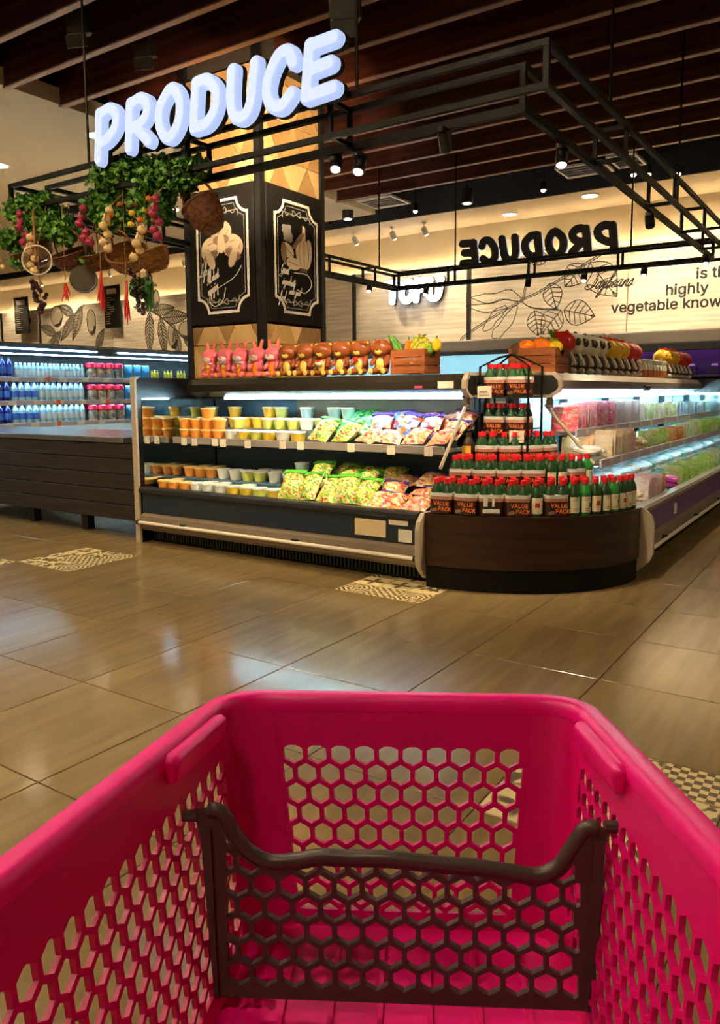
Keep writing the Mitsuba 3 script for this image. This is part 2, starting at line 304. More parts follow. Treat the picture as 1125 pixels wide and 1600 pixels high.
# unseen ceiling lamps, placed to light the shop floor and cart
lamp_body = P(lathe([(.13, -.02), (.15, 0), (.15, .16), (.02, .17), (.02, 1.3)], 24), 'track_black', smooth=40); lamp_lens = P(lathe([(.125, -.012), (.125, -.008)], 24), 'lens', emit=WARM * L_LAMP, weight=3)
for x, y in ((-4.7, 2.2), (-2.3, 1.7), (-2.9, .2), (-5.2, .4), (-.25, -1.3), (-3.4, -1.6), (-7.4, 1.0), (2.4, 6.0)):
    t = thing('shop_ceiling_lamp', 'unseen round lamp placed to light the shop floor and cart', 'ceiling light', 'round lamps over the shop floor')
    put('housing', lamp_body, parent=t, M=mx((x, y, 4.0))); put('lens', lamp_lens, parent=t, M=mx((x, y, 3.985)))
# ------------------------------------------------------------------ hanging frame (a ring of square tubes over the island)
FX0, FX1, FY0, FY1 = -5.66, -1.36, 3.59, 9.28
hf = thing('hanging_frame', 'black square-tube ring frame hanging from the ceiling over the fridge island', 'frame')
w = .03
def ringbars(o, z, h=w):
    x0, x1, y0, y1 = FX0 + o, FX1 - o, FY0 + o, FY1 - o
    for a, b in (((x0 - w/2, y0), (x1 + w/2, y0)), ((x1, y0), (x1, y1)), ((x1 + w/2, y1), (x0 - w/2, y1)), ((x0, y1), (x0, y0))):
        put('tube', sqtube((*a, z), (*b, z), w, h), 'metal_black', hf)
for o, z, h in ((0, 2.80, w), (0, 2.61, w), (.19, 2.80, w), (.19, 2.60, .045)): ringbars(o, z, h)
def tie(p, n):
    q = (p[0] + n[0] * .19, p[1] + n[1] * .19)
    put('upright', sqtube((*p, 2.61), (*p, 2.80), .024), 'metal_black', hf); put('upright', sqtube((*q, 2.60), (*q, 2.80), .024), 'metal_black', hf)
    [put('cross_tie', sqtube((*p, z), (*q, z), .024), 'metal_black', hf) for z in (2.80, 2.61)]
for x in (FX0, FX1):
    n = (1 if x == FX0 else -1)
    for y in (FY0, FY1):
        m = 1 if y == FY0 else -1
        put('upright', sqtube((x, y, 2.6), (x, y, 2.81), .028), 'metal_black', hf); put('upright', sqtube((x + n * .19, y + m * .19, 2.58), (x + n * .19, y + m * .19, 2.81), .028), 'metal_black', hf)
    for y in (4.95, 6.3, 7.5, 8.5): tie((x, y), (n, 0))
for x in (-4.62, -3.72, -2.6): tie((x, FY0), (0, 1))
for x in (-4.72, -3.62, -2.55): tie((x, FY1), (0, -1))
for x, y in ((-4.7, FY0), (-2.42, FY0), (-5.47, 5.5), (-5.47, 8.6), (-4.62, 9.09), (-2.46, 9.28), (-1.55, 7.3), (-1.36, 4.6)):
    put('hanging_rod', tube([(x, y, 2.8), (x, y, 5.4)], .009, 6), 'metal_black', hf)
# ------------------------------------------------------------------ signs
GL = {  # brush capitals: centre lines in a box .19 wide, .27 high (strokes are .048 around them)
 'P': [[(0, -.02), (.03, .27)], smoothline([(.03, .26), (.13, .28), (.2, .23), (.18, .15), (.1, .095), (.03, .08)], 5)],
 'R': [[(0, 0), (.03, .27)], smoothline([(.03, .26), (.12, .28), (.19, .235), (.17, .16), (.09, .12), (.04, .11)], 5), [(.07, .12), (.19, .01)]],
 'O': [smoothline([(.1, .275), (.02, .2), (0, .1), (.04, .015), (.1, 0), (.17, .07), (.19, .17), (.16, .25), (.1, .275), (.02, .2)], 5)],
 'D': [[(0, .01), (.03, .265)], smoothline([(.03, .265), (.12, .26), (.19, .19), (.18, .09), (.11, .02), (0, .01)], 5)],
 'U': [smoothline([(.015, .27), (0, .12), (.02, .02), (.09, 0), (.15, .06), (.19, .27)], 5)],
 'C': [smoothline([(.19, .21), (.16, .27), (.09, .27), (.02, .18), (0, .09), (.03, .02), (.1, 0), (.17, .05)], 5)],
 'E': [[(.03, .27), (0, .01)], [(.03, .265), (.19, .27)], [(.02, .14), (.16, .15)], [(0, .01), (.18, .02)]],
 'T': [[(.09, .27), (.08, 0)], [(0, .26), (.2, .27)]], 'F': [[(.03, .27), (0, 0)], [(.03, .265), (.19, .27)], [(.02, .14), (.15, .15)]]}
def sign_letter(ch, r=.047, k=1.0):
    s = unary_union([LineString(np.asarray(l) * k).buffer(r, quad_segs=5) for l in GL[ch]])
    return s
def sign(name, text, xs, o, ux, k, r, label, cat, emit, deep=.07):
    t = thing(name, label, cat); ux = np.asarray(ux, float); uz = np.array([0, 0, 1.])
    for ch, x in zip(text, xs):
        s = sign_letter(ch, r, k); m = fr(np.asarray(o) + ux * x, ux, uz)
        b = put('letter', join(ext(s.buffer(.004), 0, deep * .45)), 'black', t, m, label=f'letter {ch} with a black back')
        put('glowing_body', join(ext(s, deep * .45, deep), ext(s.buffer(-.006), deep, deep + .008)), 'sign_face', b, m, label='bluish lit body', emit=np.array(emit) * [.78, .86, 1.0], weight=.3)
        put('glowing_face', ext(s.buffer(-.014), deep + .008, deep + .018), 'sign_face', b, m, label='white lit face', emit=np.array(emit) * 1.12, weight=.3)
    return t
FACE = (.70 * L_SIGN, .80 * L_SIGN, 1.06 * L_SIGN)
XS = [0, .31, .605, .905, 1.215, 1.49, 1.765]
sign('produce_sign', 'PRODUCE', XS, (-4.435, 3.54, 2.785), (1, 0, 0), 1.0, .043, 'lit sign with bluish white PRODUCE letters on the near side of the hanging frame', 'sign', FACE)
sign('produce_sign', 'PRODUCE', [x * 1.015 for x in XS], (-2.67, 9.34, 2.86), (-1, 0, 0), 1.0, .043, 'PRODUCE sign seen from behind, black mirrored letters on the far frame side', 'sign', FACE)
tf_ = sign('tofu_sign', 'TOFU', [0, .3, .6, .87], (-7.6, 12.3, 2.84), (1, 0, 0), 1.25, .055, 'lit white TOFU sign on the back wall', 'sign', (1.6, 1.6, 1.75), .1)
# lamps on the frame
R_ = 'small track spotlights on the hanging frame'
LOW = 2.578
track_head((-2.72, 3.80, 2.50), (.2, -.45, -1), LOW, 'lit spotlight on the near frame tube, left of a pair right of the pillar', light=4.5 * L_SPOT, shine=(-1.9, 1.9, 1.1), group=R_, cut=19)
track_head((-2.56, 3.80, 2.46), (.1, -.5, -1), LOW, 'lit spotlight on the near frame tube, right of a pair right of the pillar', group=R_, light=1.25 * L_SPOT, shine=(-1.1, 1.0, -1.1), cut=46)
track_head((-1.98, 3.78, 2.47), (-.1, .5, -1), LOW, 'unlit black spotlight on the near frame tube below the beams', on=False, group=R_)
track_head((-3.9, 3.80, 2.47), (-.7, 1.5, .3), LOW, 'black spotlight on the near frame tube in front of the pillar corner', light=2.6 * L_SPOT, shine=(-1.05, 1.5, .85), group=R_, cut=26)
track_head((-5.1, 3.80, 2.47), (0, 1.5, .3), LOW, 'black spotlight on the near frame tube hidden among the leaves', group=R_)
track_head((-1.55, 4.35, 2.46), (.1, -.3, -1), LOW, 'lit spotlight on the right frame tube near its front corner', light=1.0 * L_SPOT, shine=(-.5, .25, -1.5), group=R_, cut=36)
track_head((-1.55, 6.38, 2.47), (.2, -.4, -1), LOW, 'black spotlight on the right frame tube in front of the cream ceiling', on=False, light=0, group=R_)
track_head((-1.55, 8.7, 2.49), (.1, -.4, -1), LOW, 'small lit spotlight at the far end of the right frame tube', light=.9 * L_SPOT, shine=(-.4, -.8, -1.2), group=R_, cut=40)
track_head((-5.47, 8.35, 2.48), (.1, -.4, -1), LOW, 'small spotlight on the far part of the left frame tube', group=R_)
for x, s, on in ((-5.06, 'in front of the TOFU sign', 1), (-3.63, 'black, below the mirrored letter O', 0), (-2.94, 'lit, over the word Soybeans', 1), (-2.26, 'lit, right of the word Soybeans', 1)):
    track_head((x, 9.09, 2.48), (.05, -.45, -1), LOW, 'small spotlight under the far frame tube, ' + s, on=bool(on), group=R_, light=1.2 * L_SPOT if x in (-2.94,) else 0, shine=(.6, -.8, -1.2), cut=40)
# ------------------------------------------------------------------ pillar
PX0, PX1, PY0, PY1 = -5.512, -4.62, 5.3, 6.19
struct('pillar', box(PX0 + .012, PX1 - .012, PY0 + .012, PY1 - .012, 0, 5.4), 'clad_gap', label='square pillar clad in triangular wooden tiles, with two chalkboards')
def tri_field(w, z0, z1, seed):
    r = np.random.default_rng(seed); s = .40; hgt = .33; out = []; clip = sbox(.035, z0, w - .035, z1)
    for j in range(int(z0 / hgt) - 1, int(z1 / hgt) + 2):
        for i in range(-2, int(w / s) + 3):
            x = i * s + (j % 2) * s / 2 - .13; y = j * hgt
            for q in (Polygon([(x, y), (x + s, y), (x + s / 2, y + hgt)]), Polygon([(x + s / 2, y + hgt), (x + s, y), (x + 1.5 * s, y + hgt)])):
                g = q.buffer(-.003, join_style=2).intersection(clip)
                if g.area > 2e-4 and g.geom_type == 'Polygon': out.append((g, r.integers(0, 4), r.uniform(0, .006)))
    return out
mF = fr((PX0, PY0, 0), (1, 0, 0), (0, 0, 1)); mR = fr((PX1, PY0, 0), (0, 1, 0), (0, 0, 1))
for m, ww, sd in ((mF, PX1 - PX0, 3), (mR, PY1 - PY0, 8)):
    for z0, z1 in ((.9, 1.82), (3.06, 4.05)):
        for g, c, d in tri_field(ww, z0, z1, sd): put('cladding_tile', ext(g, 0, .012 + d), f'clad_{c}', 'pillar', m)
for x, y in ((PX1, PY0), (PX0, PY0), (PX1, PY1)):
    put('corner_trim', box(x - .032, x + .032, y - .03, y + .032, 0, 5.4), 'black', 'pillar', label='black corner trim')
# ---- script lettering, one centre line per glyph: (points, advance)
SC = {'l': ([(0,0),(.12,.5),(.16,.95),(.08,1),(.06,.3),(.12,.02),(.22,.08)], .2), 'i': ([(0,0),(.1,.42),(.08,.08),(.14,0),(.22,.08)], .2), 'f': ([(0,0),(.14,.6),(.2,.95),(.1,.98),(.06,.3),(.0,-.45),(.08,-.4),(.1,0),(.24,.08)], .22),
 'e': ([(0,.05),(.14,.22),(.14,.38),(.06,.38),(.04,.12),(.1,0),(.24,.08)], .22), 's': ([(0,0),(.12,.42),(.16,.2),(.14,.02),(.04,.02),(.24,.08)], .22), 'a': ([(.2,.36),(.1,.42),(.02,.2),(.06,.01),(.16,.14),(.21,.4),(.18,.06),(.3,.08)], .28),
 'b': ([(0,0),(.12,.6),(.12,1),(.05,.8),(.05,.05),(.16,.04),(.18,.3),(.1,.34),(.26,.28)], .25), 'o': ([(.1,.4),(.02,.2),(.06,0),(.16,.12),(.16,.34),(.1,.4),(.28,.34)], .26), 'u': ([(0,0),(.08,.4),(.06,.08),(.12,0),(.22,.4),(.2,.06),(.3,.08)], .28),
 't': ([(0,0),(.1,.75),(.07,.1),(.12,0),(.22,.08)], .2), 'n': ([(0,0),(.06,.38),(.05,0),(.14,.38),(.2,.34),(.19,.04),(.3,.08)], .28), 'j': ([(0,0),(.1,.4),(.06,-.4),(-.04,-.42),(.06,-.05),(.2,.08)], .19), 'y': ([(0,0),(.06,.4),(.08,.06),(.18,.4),(.12,-.4),(.02,-.45),(.1,-.05),(.26,.08)], .24),
 'g': ([(.2,.36),(.1,.42),(.02,.2),(.08,.02),(.2,.4),(.15,-.35),(.04,-.45),(.06,-.2),(.28,.08)], .27), 'd': ([(.2,.36),(.1,.42),(.02,.2),(.08,.01),(.18,.2),(.26,1),(.2,.08),(.3,.08)], .28), 'r': ([(0,0),(.06,.42),(.12,.38),(.12,.06),(.2,.02),(.26,.08)], .23), 'm': ([(0,0),(.05,.38),(.05,0),(.13,.38),(.15,0),(.23,.38),(.27,.06),(.36,.08)], .34), 'k': ([(0,0),(.12,.7),(.1,1),(.04,.5),(.04,0),(.1,.3),(.18,.36),(.1,.2),(.2,0),(.28,.08)], .26),
 'L': ([(.1,.8),(.22,1),(.26,.8),(.1,.1),(-.04,.0),(.05,.12),(.3,-.04),(.46,.06)], .4), 'S': ([(.44,.95),(.52,1.05),(.38,1.1),(.2,.85),(.32,.55),(.3,.15),(.08,-.02),(-.1,.12),(.06,.25),(.44,.1)], .42), 'A': ([(-.06,.02),(.1,.1),(.3,1.0),(.34,.1),(.3,.5),(.1,.4),(.44,.08)], .42), 'G': ([(.42,.85),(.34,1),(.1,.75),(.06,.25),(.24,.1),(.36,.45),(.34,-.2),(.1,-.35),(.0,-.15),(.5,.08)], .46), ' ': (None, .2)}
def script(text, h, slant=.35, w=.012, wide=1.0):
    x, lines = 0, []
    for ch in text:
        p, adv = SC[ch]
        if p is not None:
            q = smoothline(p, 5) * [wide, 1]; q[:, 0] += x; q[:, 0] += q[:, 1] * slant; lines.append(q * h)
            if ch == 'i' or ch == 'j': lines.append(np.array([(x + .12 + .62 * slant, .6), (x + .13 + .66 * slant, .66)]) * h)
            if ch == 't': lines.append(np.array([(x - .02 + .55 * slant, .5), (x + .2 + .55 * slant, .56)]) * h)
        x += adv * wide
    return lines, x * h
def shift(lines, dx, dy, rot=0.):
    c, s = math.cos(rot), math.sin(rot); return [np.asarray(l) @ np.array([[c, s], [-s, c]]) + [dx, dy] for l in lines]
def notched(x0, x1, y0, y1, r):
    return sbox(x0, y0, x1, y1).difference(unary_union([Point(a, b).buffer(r, quad_segs=8) for a in (x0, x1) for b in (y0, y1)]))
def chalkboard(m, ww, picture, words, label):
    t = thing('chalkboard', label, 'chalkboard', None)
    put('panel', cbox(.04, ww - .04, 1.84, 3.05, .02, .04, .004), 'board', t, m)
    o = notched(.14, ww - .1, 1.93, 2.95, .13)
    put('border', ext(o.difference(o.buffer(-.026)), .04, .043), 'chalk', t, m, label='white notched border line'); i = o.buffer(-.05)
    put('inner_border', ext(i.difference(i.buffer(-.006)), .04, .043), 'chalk_dim', t, m)
    cx_ = (.14 + ww - .1) / 2; orn = []
    for y, s in ((2.84, 1), (2.03, -1)):
        orn += [[(cx_ - .2, y), (cx_ - .2, y - s * .05)], [(cx_ + .2, y), (cx_ + .2, y - s * .05)], [(cx_ - .2, y), (cx_ - .05, y - s * .01)], [(cx_ + .2, y), (cx_ + .05, y - s * .01)]]
        for d in (-1, 1): orn += [smoothline([(cx_, y), (cx_ + d * .05, y + .03), (cx_ + d * .06, y - .02), (cx_, y)], 4), smoothline([(cx_ + d * .1, y), (cx_ + d * .14, y - s * .03), (cx_ + d * .17, y)], 4)]
    put('ornament', ext(ink(orn, .009), .04, .043), 'chalk_dim', t, m)
    for k, (poly, c) in enumerate(picture): put('chalk_drawing', ext(poly, .04, .0425 + .0006 * k), c, t, m)
    put('handwriting', ext(ink(words, .0062), .04, .044), 'chalk', t, m, label='white chalk handwriting')
def el(x, y, a, b, r=0): return affinity.rotate(affinity.scale(Point(x, y).buffer(1, quad_segs=8), a, b), r)
cx_ = .46
mush = []
for x, y, r in ((cx_ - .14, 2.46, 25), (cx_ + .14, 2.46, -25), (cx_, 2.60, 0)):
    cap = el(x, y + .06, .125, .105, r); mush += [(cap, 'chalk_cream'), (el(x, y - .01, .1, .045, r), 'chalk_brown'), (el(x, y - .04, .045, .09, r), 'chalk_cream'), (ink([[(x - .03, y + .1), (x + .03, y + .11)], [(x - .05, y + .06), (x - .01, y + .05)], [(x + .07, y + .03), (x + .09, y + .07)]], .006), 'chalk_brown')]
wd = []
for s, h, x, y, r in (('Life is', .115, .18, 2.28, .16), ('All about', .10, .27, 2.2, .42), ('enjoying', .10, .28, 2.10, .42)): wd += shift(script(s, h, wide=.72)[0], x, y, r)
wd += [smoothline([(.7, 2.34), (.6, 2.24), (.35, 2.14), (.29, 2.06), (.36, 2.0), (.46, 2.05), (.5, 2.16)], 6)]
chalkboard(mF, PX1 - PX0, mush, wd, 'black chalkboard with a mushroom drawing and white script on the left face of the pillar')
cx_ = .43; gar = []
for dx, a in ((0, 0), (-.06, 8), (.06, -8)): gar.append((el(cx_ + .14 + dx, 2.5, .06, .14, a), 'chalk_cream'))
gar += [(Polygon([(cx_ + .11, 2.6), (cx_ + .17, 2.6), (cx_ + .16, 2.74), (cx_ + .13, 2.76)]), 'chalk_cream'), (ink([smoothline([(cx_ + .14 + d, 2.62), (cx_ + .14 + 1.7 * d, 2.5), (cx_ + .14 + d, 2.38)], 4) for d in (-.045, 0, .045)], .006), 'chalk_brown'), (ink([[(cx_ + .1 + i * .02, 2.36), (cx_ + .08 + i * .025, 2.33)] for i in range(5)], .006), 'chalk_brown'),
        (el(cx_ - .1, 2.5, .09, .06, -30), 'chalk_cream'), (el(cx_ - .02, 2.39, .1, .055, -5), 'chalk_cream'), (ink([[(cx_ - .16, 2.55), (cx_ - .04, 2.46)], [(cx_ - .1, 2.4), (cx_ + .05, 2.38)]], .007), 'chalk_brown'), (el(cx_ - .16, 2.48, .035, .09, 5), 'chalk_brown')]
for k in range(12): gar.append((el(cx_ - .13 + .035 * (k % 3) - .02 * (k // 6), 2.6 + .035 * (k // 3), .028, .02, 40 * (k % 3)), 'chalk_dim'))
for k in range(4): gar.append((el(cx_ + .0 + .03 * k, 2.56 + .03 * k, .05, .018, 45), 'chalk_brown'))
wd = []
for s, h, x, y, r in (('Great', .10, .22, 2.29, -.05), ('ingredients', .085, .24, 2.19, -.04), ('make good', .08, .34, 2.11, -.04), ('food', .09, .2, 2.04, .02)): wd += shift(script(s, h, wide=.85)[0], x, y, r)
wd += [smoothline([(.42, 2.31), (.62, 2.31), (.68, 2.22), (.58, 2.14), (.46, 2.16)], 6)]
chalkboard(mR, PY1 - PY0, gar, wd, 'black chalkboard with a garlic drawing and white script on the right face of the pillar')
# ------------------------------------------------------------------ print on the mural (on the panel face)
mB = fr((0, WY - .16, 0), (1, 0, 0), (0, 0, 1))
def leaf(x, y, L, W, r, hatch=7):
    """outline, fill and hatching of one leaf from its stem end"""
    t = np.linspace(0, 1, 14); up = W * np.sin(np.pi * t ** .8); q = np.concatenate([np.stack([t * L, up], 1), np.stack([t * L, -up], 1)[::-1]])
    c, s = math.cos(r), math.sin(r); R = np.array([[c, s], [-s, c]])
    lines = [q @ R + [x, y], np.array([(0, 0), (L, 0)]) @ R + [x, y]]
    for k in range(1, hatch):
        a = k / hatch; b = min(.97, a + .12); ww = W * math.sin(math.pi * b ** .8) * .9
        lines += [np.array([(a * L, 0), (b * L, d * ww)]) @ R + [x, y] for d in (-1, 1)]
    return lines, Polygon(q @ R + [x, y])
def pod(pts, ws):
    q = smoothline(pts, 6); wv = np.interp(np.linspace(0, 1, len(q)), np.linspace(0, 1, len(ws)), ws); t = np.gradient(q, axis=0); t /= np.linalg.norm(t, axis=1, keepdims=True); n = np.stack([-t[:, 1], t[:, 0]], 1)
    return np.concatenate([q + n * wv[:, None], (q - n * wv[:, None])[::-1], (q + n * wv[:, None])[:1]])
L1, F1 = [], []
stem = [smoothline([(-5.02 + 0, 2.72), (-5.5, 2.5), (-6.05, 2.2), (-6.2, 2.07)], 6), smoothline([(-5.05, 2.72), (-4.7, 2.85), (-3.9, 3.25), (-3.6, 3.4)], 6), smoothline([(-5.05, 2.7), (-4.85, 2.58), (-4.4, 2.52)], 6), smoothline([(-5.02, 2.72), (-4.95, 3.1), (-4.93, 3.4)], 6)]
L1 += stem + [l + [.025, -.02] for l in stem]
pods = [pod([(-5.05, 2.72), (-5.3, 2.82), (-5.6, 2.78), (-5.95, 2.82)], [.03, .09, .06, .085, .01]), pod([(-5.1, 2.66), (-5.35, 2.66), (-5.65, 2.62), (-6.05, 2.68)], [.03, .08, .07, .07, .01]),
        pod([(-5.12, 2.62), (-5.3, 2.35), (-5.45, 2.2), (-5.55, 2.12)], [.03, .1, .08, .1, .02]), pod([(-5.3, 2.62), (-5.5, 2.48), (-5.6, 2.35), (-5.72, 2.24)], [.03, .09, .07, .08, .02])]
L1 += pods
for p_ in pods: F1.append(Polygon(p_).buffer(0))
for x, y, L, W, r in ((-4.8, 2.52, .42, .16, 1.9 - 3.3), (-4.55, 2.95, .45, .16, -1.3), (-4.55, 3.42, .42, .12, -2.9), (-4.35, 2.5, .5, .19, -2.3), (-4.3, 2.5, .52, .2, -.25), (-4.0, 3.2, .45, .18, -2.3), (-3.9, 3.2, .7, .24, -.9), (-9.1, 2.42, .35, .1, 2.6)):
    l, f_ = leaf(x, y, L, W, r, 6); L1 += l
L1 += [smoothline([(-8.45, 2.1), (-8.9, 2.14), (-9.3, 2.35), (-9.6, 2.42)], 6), np.array(el(-9.28, 2.42, .07, .06).exterior.coords)]
put('soybean_drawing', ext(unary_union(F1).buffer(0), .0005, .001), 'mural', 'wall_back', mB); put('soybean_drawing', ext(ink(L1, .013, 1), .0005, .002), 'ink', 'wall_back', mB, label='black line drawing of soybean pods and leaves')
L2, F2 = [], []
stem = [smoothline([(-18.45, 2.42), (-17.7, 2.8), (-16.95, 3.25), (-16.6, 3.45)], 6), smoothline([(-14.75, 3.25), (-14.1, 3.1), (-13.5, 2.75), (-12.8, 2.25)], 6)]
L2 += stem + [l + [.03, -.03] for l in stem]
for x, y, L, W, r in ((-16.7, 3.4, .95, .15, -2.05), (-17.0, 3.2, .9, .14, -2.35), (-17.05, 3.22, .65, .13, 2.75), (-17.8, 2.75, .75, .13, 2.8), (-17.6, 2.8, .7, .13, -2.5), (-14.1, 3.1, .75, .13, .05), (-13.75, 2.93, .85, .15, .0), (-14.2, 3.1, 1.0, .15, -1.62), (-13.85, 2.95, .95, .14, -1.42), (-13.4, 2.65, .7, .12, -1.3), (-13.1, 2.45, .6, .12, -.5), (-16.2, 2.3, .6, .12, 1.0)):
    l, f_ = leaf(x, y, L, W, r, 12); L2 += l; F2.append(f_)
for x, y, a, b, r in ((-17.75, 3.2, .24, .27, 10), (-16.35, 2.98, .17, .31, 3), (-14.0, 3.38, .15, .2, -10), (-13.45, 2.5, .16, .28, 6), (-13.0, 2.62, .25, .2, 0), (-17.85, 2.42, .17, .17, 0)):
    e_ = el(x, y, a, b, r); F2.append(e_); L2.append(np.array(e_.exterior.coords))
    L2 += [np.array(e_.buffer(-.022 * k).exterior.coords)[2:12] for k in (1, 2, 3)]
put('olive_drawing', ext(unary_union(F2), .0005, .001), 'ink_pale', 'wall_back', mB); put('olive_drawing', ext(ink(L2, .02, 1), .0005, .002), 'ink', 'wall_back', mB, label='black line drawing of an olive branch')
put('mural_script', ext(ink(shift(script('Soybeans', .27, .55, wide=1.2)[0], -3.95, 2.80), .017), .0005, .003), 'ink', 'wall_back', mB, label='black script word Soybeans')
def text(s, h, sx=1.03): v, f = vf(meshkit.text_mesh(s, h, .003, bold=True)); return v * [sx, 1, 1], f
for s, h, x, y in (('is the', .15, -2.33, 2.83), ('highly', .15, -2.75, 2.62), ('vegetable known', .15, -3.55, 2.41)):
    put('mural_text', text(s, h), 'ink', 'wall_back', fr((x, WY - .16, y), (1, 0, 0), (0, 0, 1), (0, -1, 0)), label='black printed words on the mural')
# menu boards
for x, z0, z1, ww, s in ((-19.4, 2.82, 3.78, .62, 'left of the olive branch drawing'), (-15.65, 2.78, 3.78, .58, 'between the two olive branches')):
    t = thing('menu_board', 'tall dark menu board on the back wall, ' + s, 'menu board', 'dark menu boards')
    put('panel', cbox(x, x + ww, WY - .3, WY - .27, z0, z1, .004), 'board', t); put('bracket', box(x + .1, x + ww - .1, WY - .28, WY - .161, z0 + .3, z0 + .4), 'black', t)
    r = np.random.default_rng(int(-x * 10))
    put('print', join([box(x + .06, x + .06 + r.uniform(.12, .34), WY - .3015, WY - .2995, z, z + .018) for z in np.arange(z0 + .1, z1 - .25, .055)] + [box(x + .1, x + ww - .12, WY - .3015, WY - .2995, z1 - .2, z1 - .08)]), 'chalk_dim', t, label='pale rows of print')
# ------------------------------------------------------------------ open fridges of the island
# local frame of a fridge: x along its front from the left, y into its depth, z up
def bend(pts, x0, x1):
    """a closed (y, z) outline drawn along x"""
    v, f = ext(Polygon(pts), x0, x1); return v[:, [2, 0, 1]], f
def fridge(name, M, L, label, shelves, dark, right_end=True):
    t = thing(name, label, 'open fridge')
    q = lambda n, m, mt, par=t, **k: put(n, m, mt, par, M, **k)
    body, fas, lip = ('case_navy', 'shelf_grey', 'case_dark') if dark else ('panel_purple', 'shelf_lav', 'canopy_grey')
    q('plinth', box(.03, L - .03, .12, .94, 0, .11), 'plinth_black')
    q('grille', join(*[box(x, x + .012, .1, .122, .025, .1) for x in np.arange(.06, L - .06, .03)]), 'case_dark', kind='stuff', label='dark ventilation slots')
    q('bumper', bend([(.03, .105), (.0, .13), (-.012, .175), (.0, .225), (.03, .25), (.06, .25), (.06, .105)], .02, L - .02), 'bumper', label='beige bumper panel')
    rail = q('rail', tube([(.01, -.03, .176), (L - .01, -.03, .176)], .013, 10), 'chrome', smooth=True, label='bright metal bumper rail')
    for x in (.012, L - .03): q('rail_end', tube([(x, -.03, .176), (x + .02, -.03, .176)], .019, 10), 'black', smooth=40)
    for x in np.arange(.5, L - .3, 1.1): put('rail_clip', cbox(x, x + .05, -.035, .0, .168, .2, .003), 'case_dark', rail, M)
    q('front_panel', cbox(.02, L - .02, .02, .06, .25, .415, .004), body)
    q('front_lip', bend([(.0, .412), (-.012, .425), (-.01, .445), (.01, .458), (.07, .458), (.085, .45), (.085, .412)], .02, L - .02), lip, smooth=30)
    q('deck', box(.02, L - .02, .06, .36, .38, .415), 'case_in' if dark else 'case_in_light'); q('deck_step', box(.02, L - .02, .36, .9, .38, .50), 'case_in' if dark else 'case_in_light')
    q('back_panel', box(.02, L - .02, .88, .92, .38, 1.18), 'case_in' if dark else 'case_in_light')
    if dark: q('back_liner', box(.95, L - .06, .872, .879, .93, 1.15), 'liner', label='beige upper back lining')
    q('outer_back', box(.0, L, .92, .95, 0, 1.325), 'case_dark')
    for k, (y, z, rise) in enumerate(shelves):
        s = q('shelf', box(.03, L - .03, y + .012, .88, z, z + .022), 'shelf_steel')
        put('fascia', cbox(.03, L - .03, y - .004, y + .012, z - .012, z + .043, .003), fas, s, M)
        if not dark: put('light_strip', cbox(.08, L - .08, y + .05, y + .062, z - .012, z - .002, .002), 'lens', s, M, emit=COOL * L_STRIP * .4, weight=3)  # under-shelf strips added to brighten the goods, not visible themselves
        if rise: q('riser', join(box(.05, L - .04, y + .2, y + .21, z + .022, z + .10), box(.05, L - .04, y + .2, .87, z + .10, z + .112)), 'shelf_steel')
    if not dark:
        for x in (.9, 2.0, 3.1, 4.2): q('upright', box(x - .012, x + .012, .82, .88, .5, 1.17), 'case_dark')
    c = q('canopy', bend([(.64, 1.172), (.555, 1.215), (.56, 1.27), (.60, 1.318), (.95, 1.325), (.95, 1.18), (.68, 1.165)], .0, L), 'canopy' if dark else 'canopy_grey', smooth=25)
    put('light_housing', cbox(.06, L - .06, .66, .74, 1.15, 1.168, .003), 'case_dark' if dark else 'white_metal', c, M)
    put('light_strip', cbox(.35 if dark else .05, L - .05, .648, .66, 1.148, 1.166, .003), 'lens', c, M, emit=COOL * L_STRIP * (1.45 if dark else 1.9), weight=8 if dark else 5)
    if not dark: put('light_strip', cbox(.08, L - .08, .70, .715, 1.142, 1.15, .002), 'lens', c, M, emit=COOL * L_STRIP * 1.6, weight=5)
    # far (left) or far (right) end: full panel with a mirror inside; near end: low panel with a canopy cap and a prop
    far = 0.0 if right_end else L; near = L if right_end else 0.0; s = 1 if right_end else -1
    full = [(.02, 0), (.02, 1.31), (.035, 1.327), (.95, 1.327), (.95, 0)]
    e = q('end_panel', bend(full, *sorted((far, far - s * .04))), 'black_gloss', label='full height end panel, black inside')
    put('edge_trim', bend([(.0, 0), (.0, 1.315), (.018, 1.335), (.05, 1.335), (.05, 1.327), (.022, 1.31), (.022, 0)], *sorted((far + s * .006, far - s * .046))), 'cream_trim', e, M, label='cream edge trim')
    put('mirror', box(*sorted((far + s * .001, far + s * .006)), .07, .88, .47, 1.165), 'mirror', e, M, label='mirror on the inside')
    low = [(.0, .46), (-.055, .41), (-.07, .36), (-.07, .17), (-.05, .12), (.02, .05), (.94, .05), (.94, .46)]
    e = q('end_panel', bend(low, *sorted((near, near + s * .03))), 'cream_trim', label='low cream end panel')
    cap = Polygon([(.565, 1.19), (.545, 1.22), (.55, 1.275), (.6, 1.327), (.95, 1.332), (.95, 1.165), (.62, 1.155)])
    cc = q('canopy_cap', bend(list(cap.exterior.coords)[:-1], *sorted((near, near + s * .035))), 'cream_trim', label='cream trimmed end cap of the canopy')
    put('cap_face', bend(list(cap.buffer(-.022).exterior.coords)[:-1], *sorted((near + s * .035, near + s * .039))), 'black', cc, M)
    q('back_post', box(*sorted((near, near + s * .03)), .84, .94, .46, 1.17), 'case_dark')
    pr = q('prop', tube([(near - s * .01, .64, 1.11), (near - s * .01, .275, .71)] if dark else [(near - s * .01, .67, 1.11), (near - s * .01, .33, .72)], .012, 8), 'cream_trim', smooth=40, label='slanting cream prop')
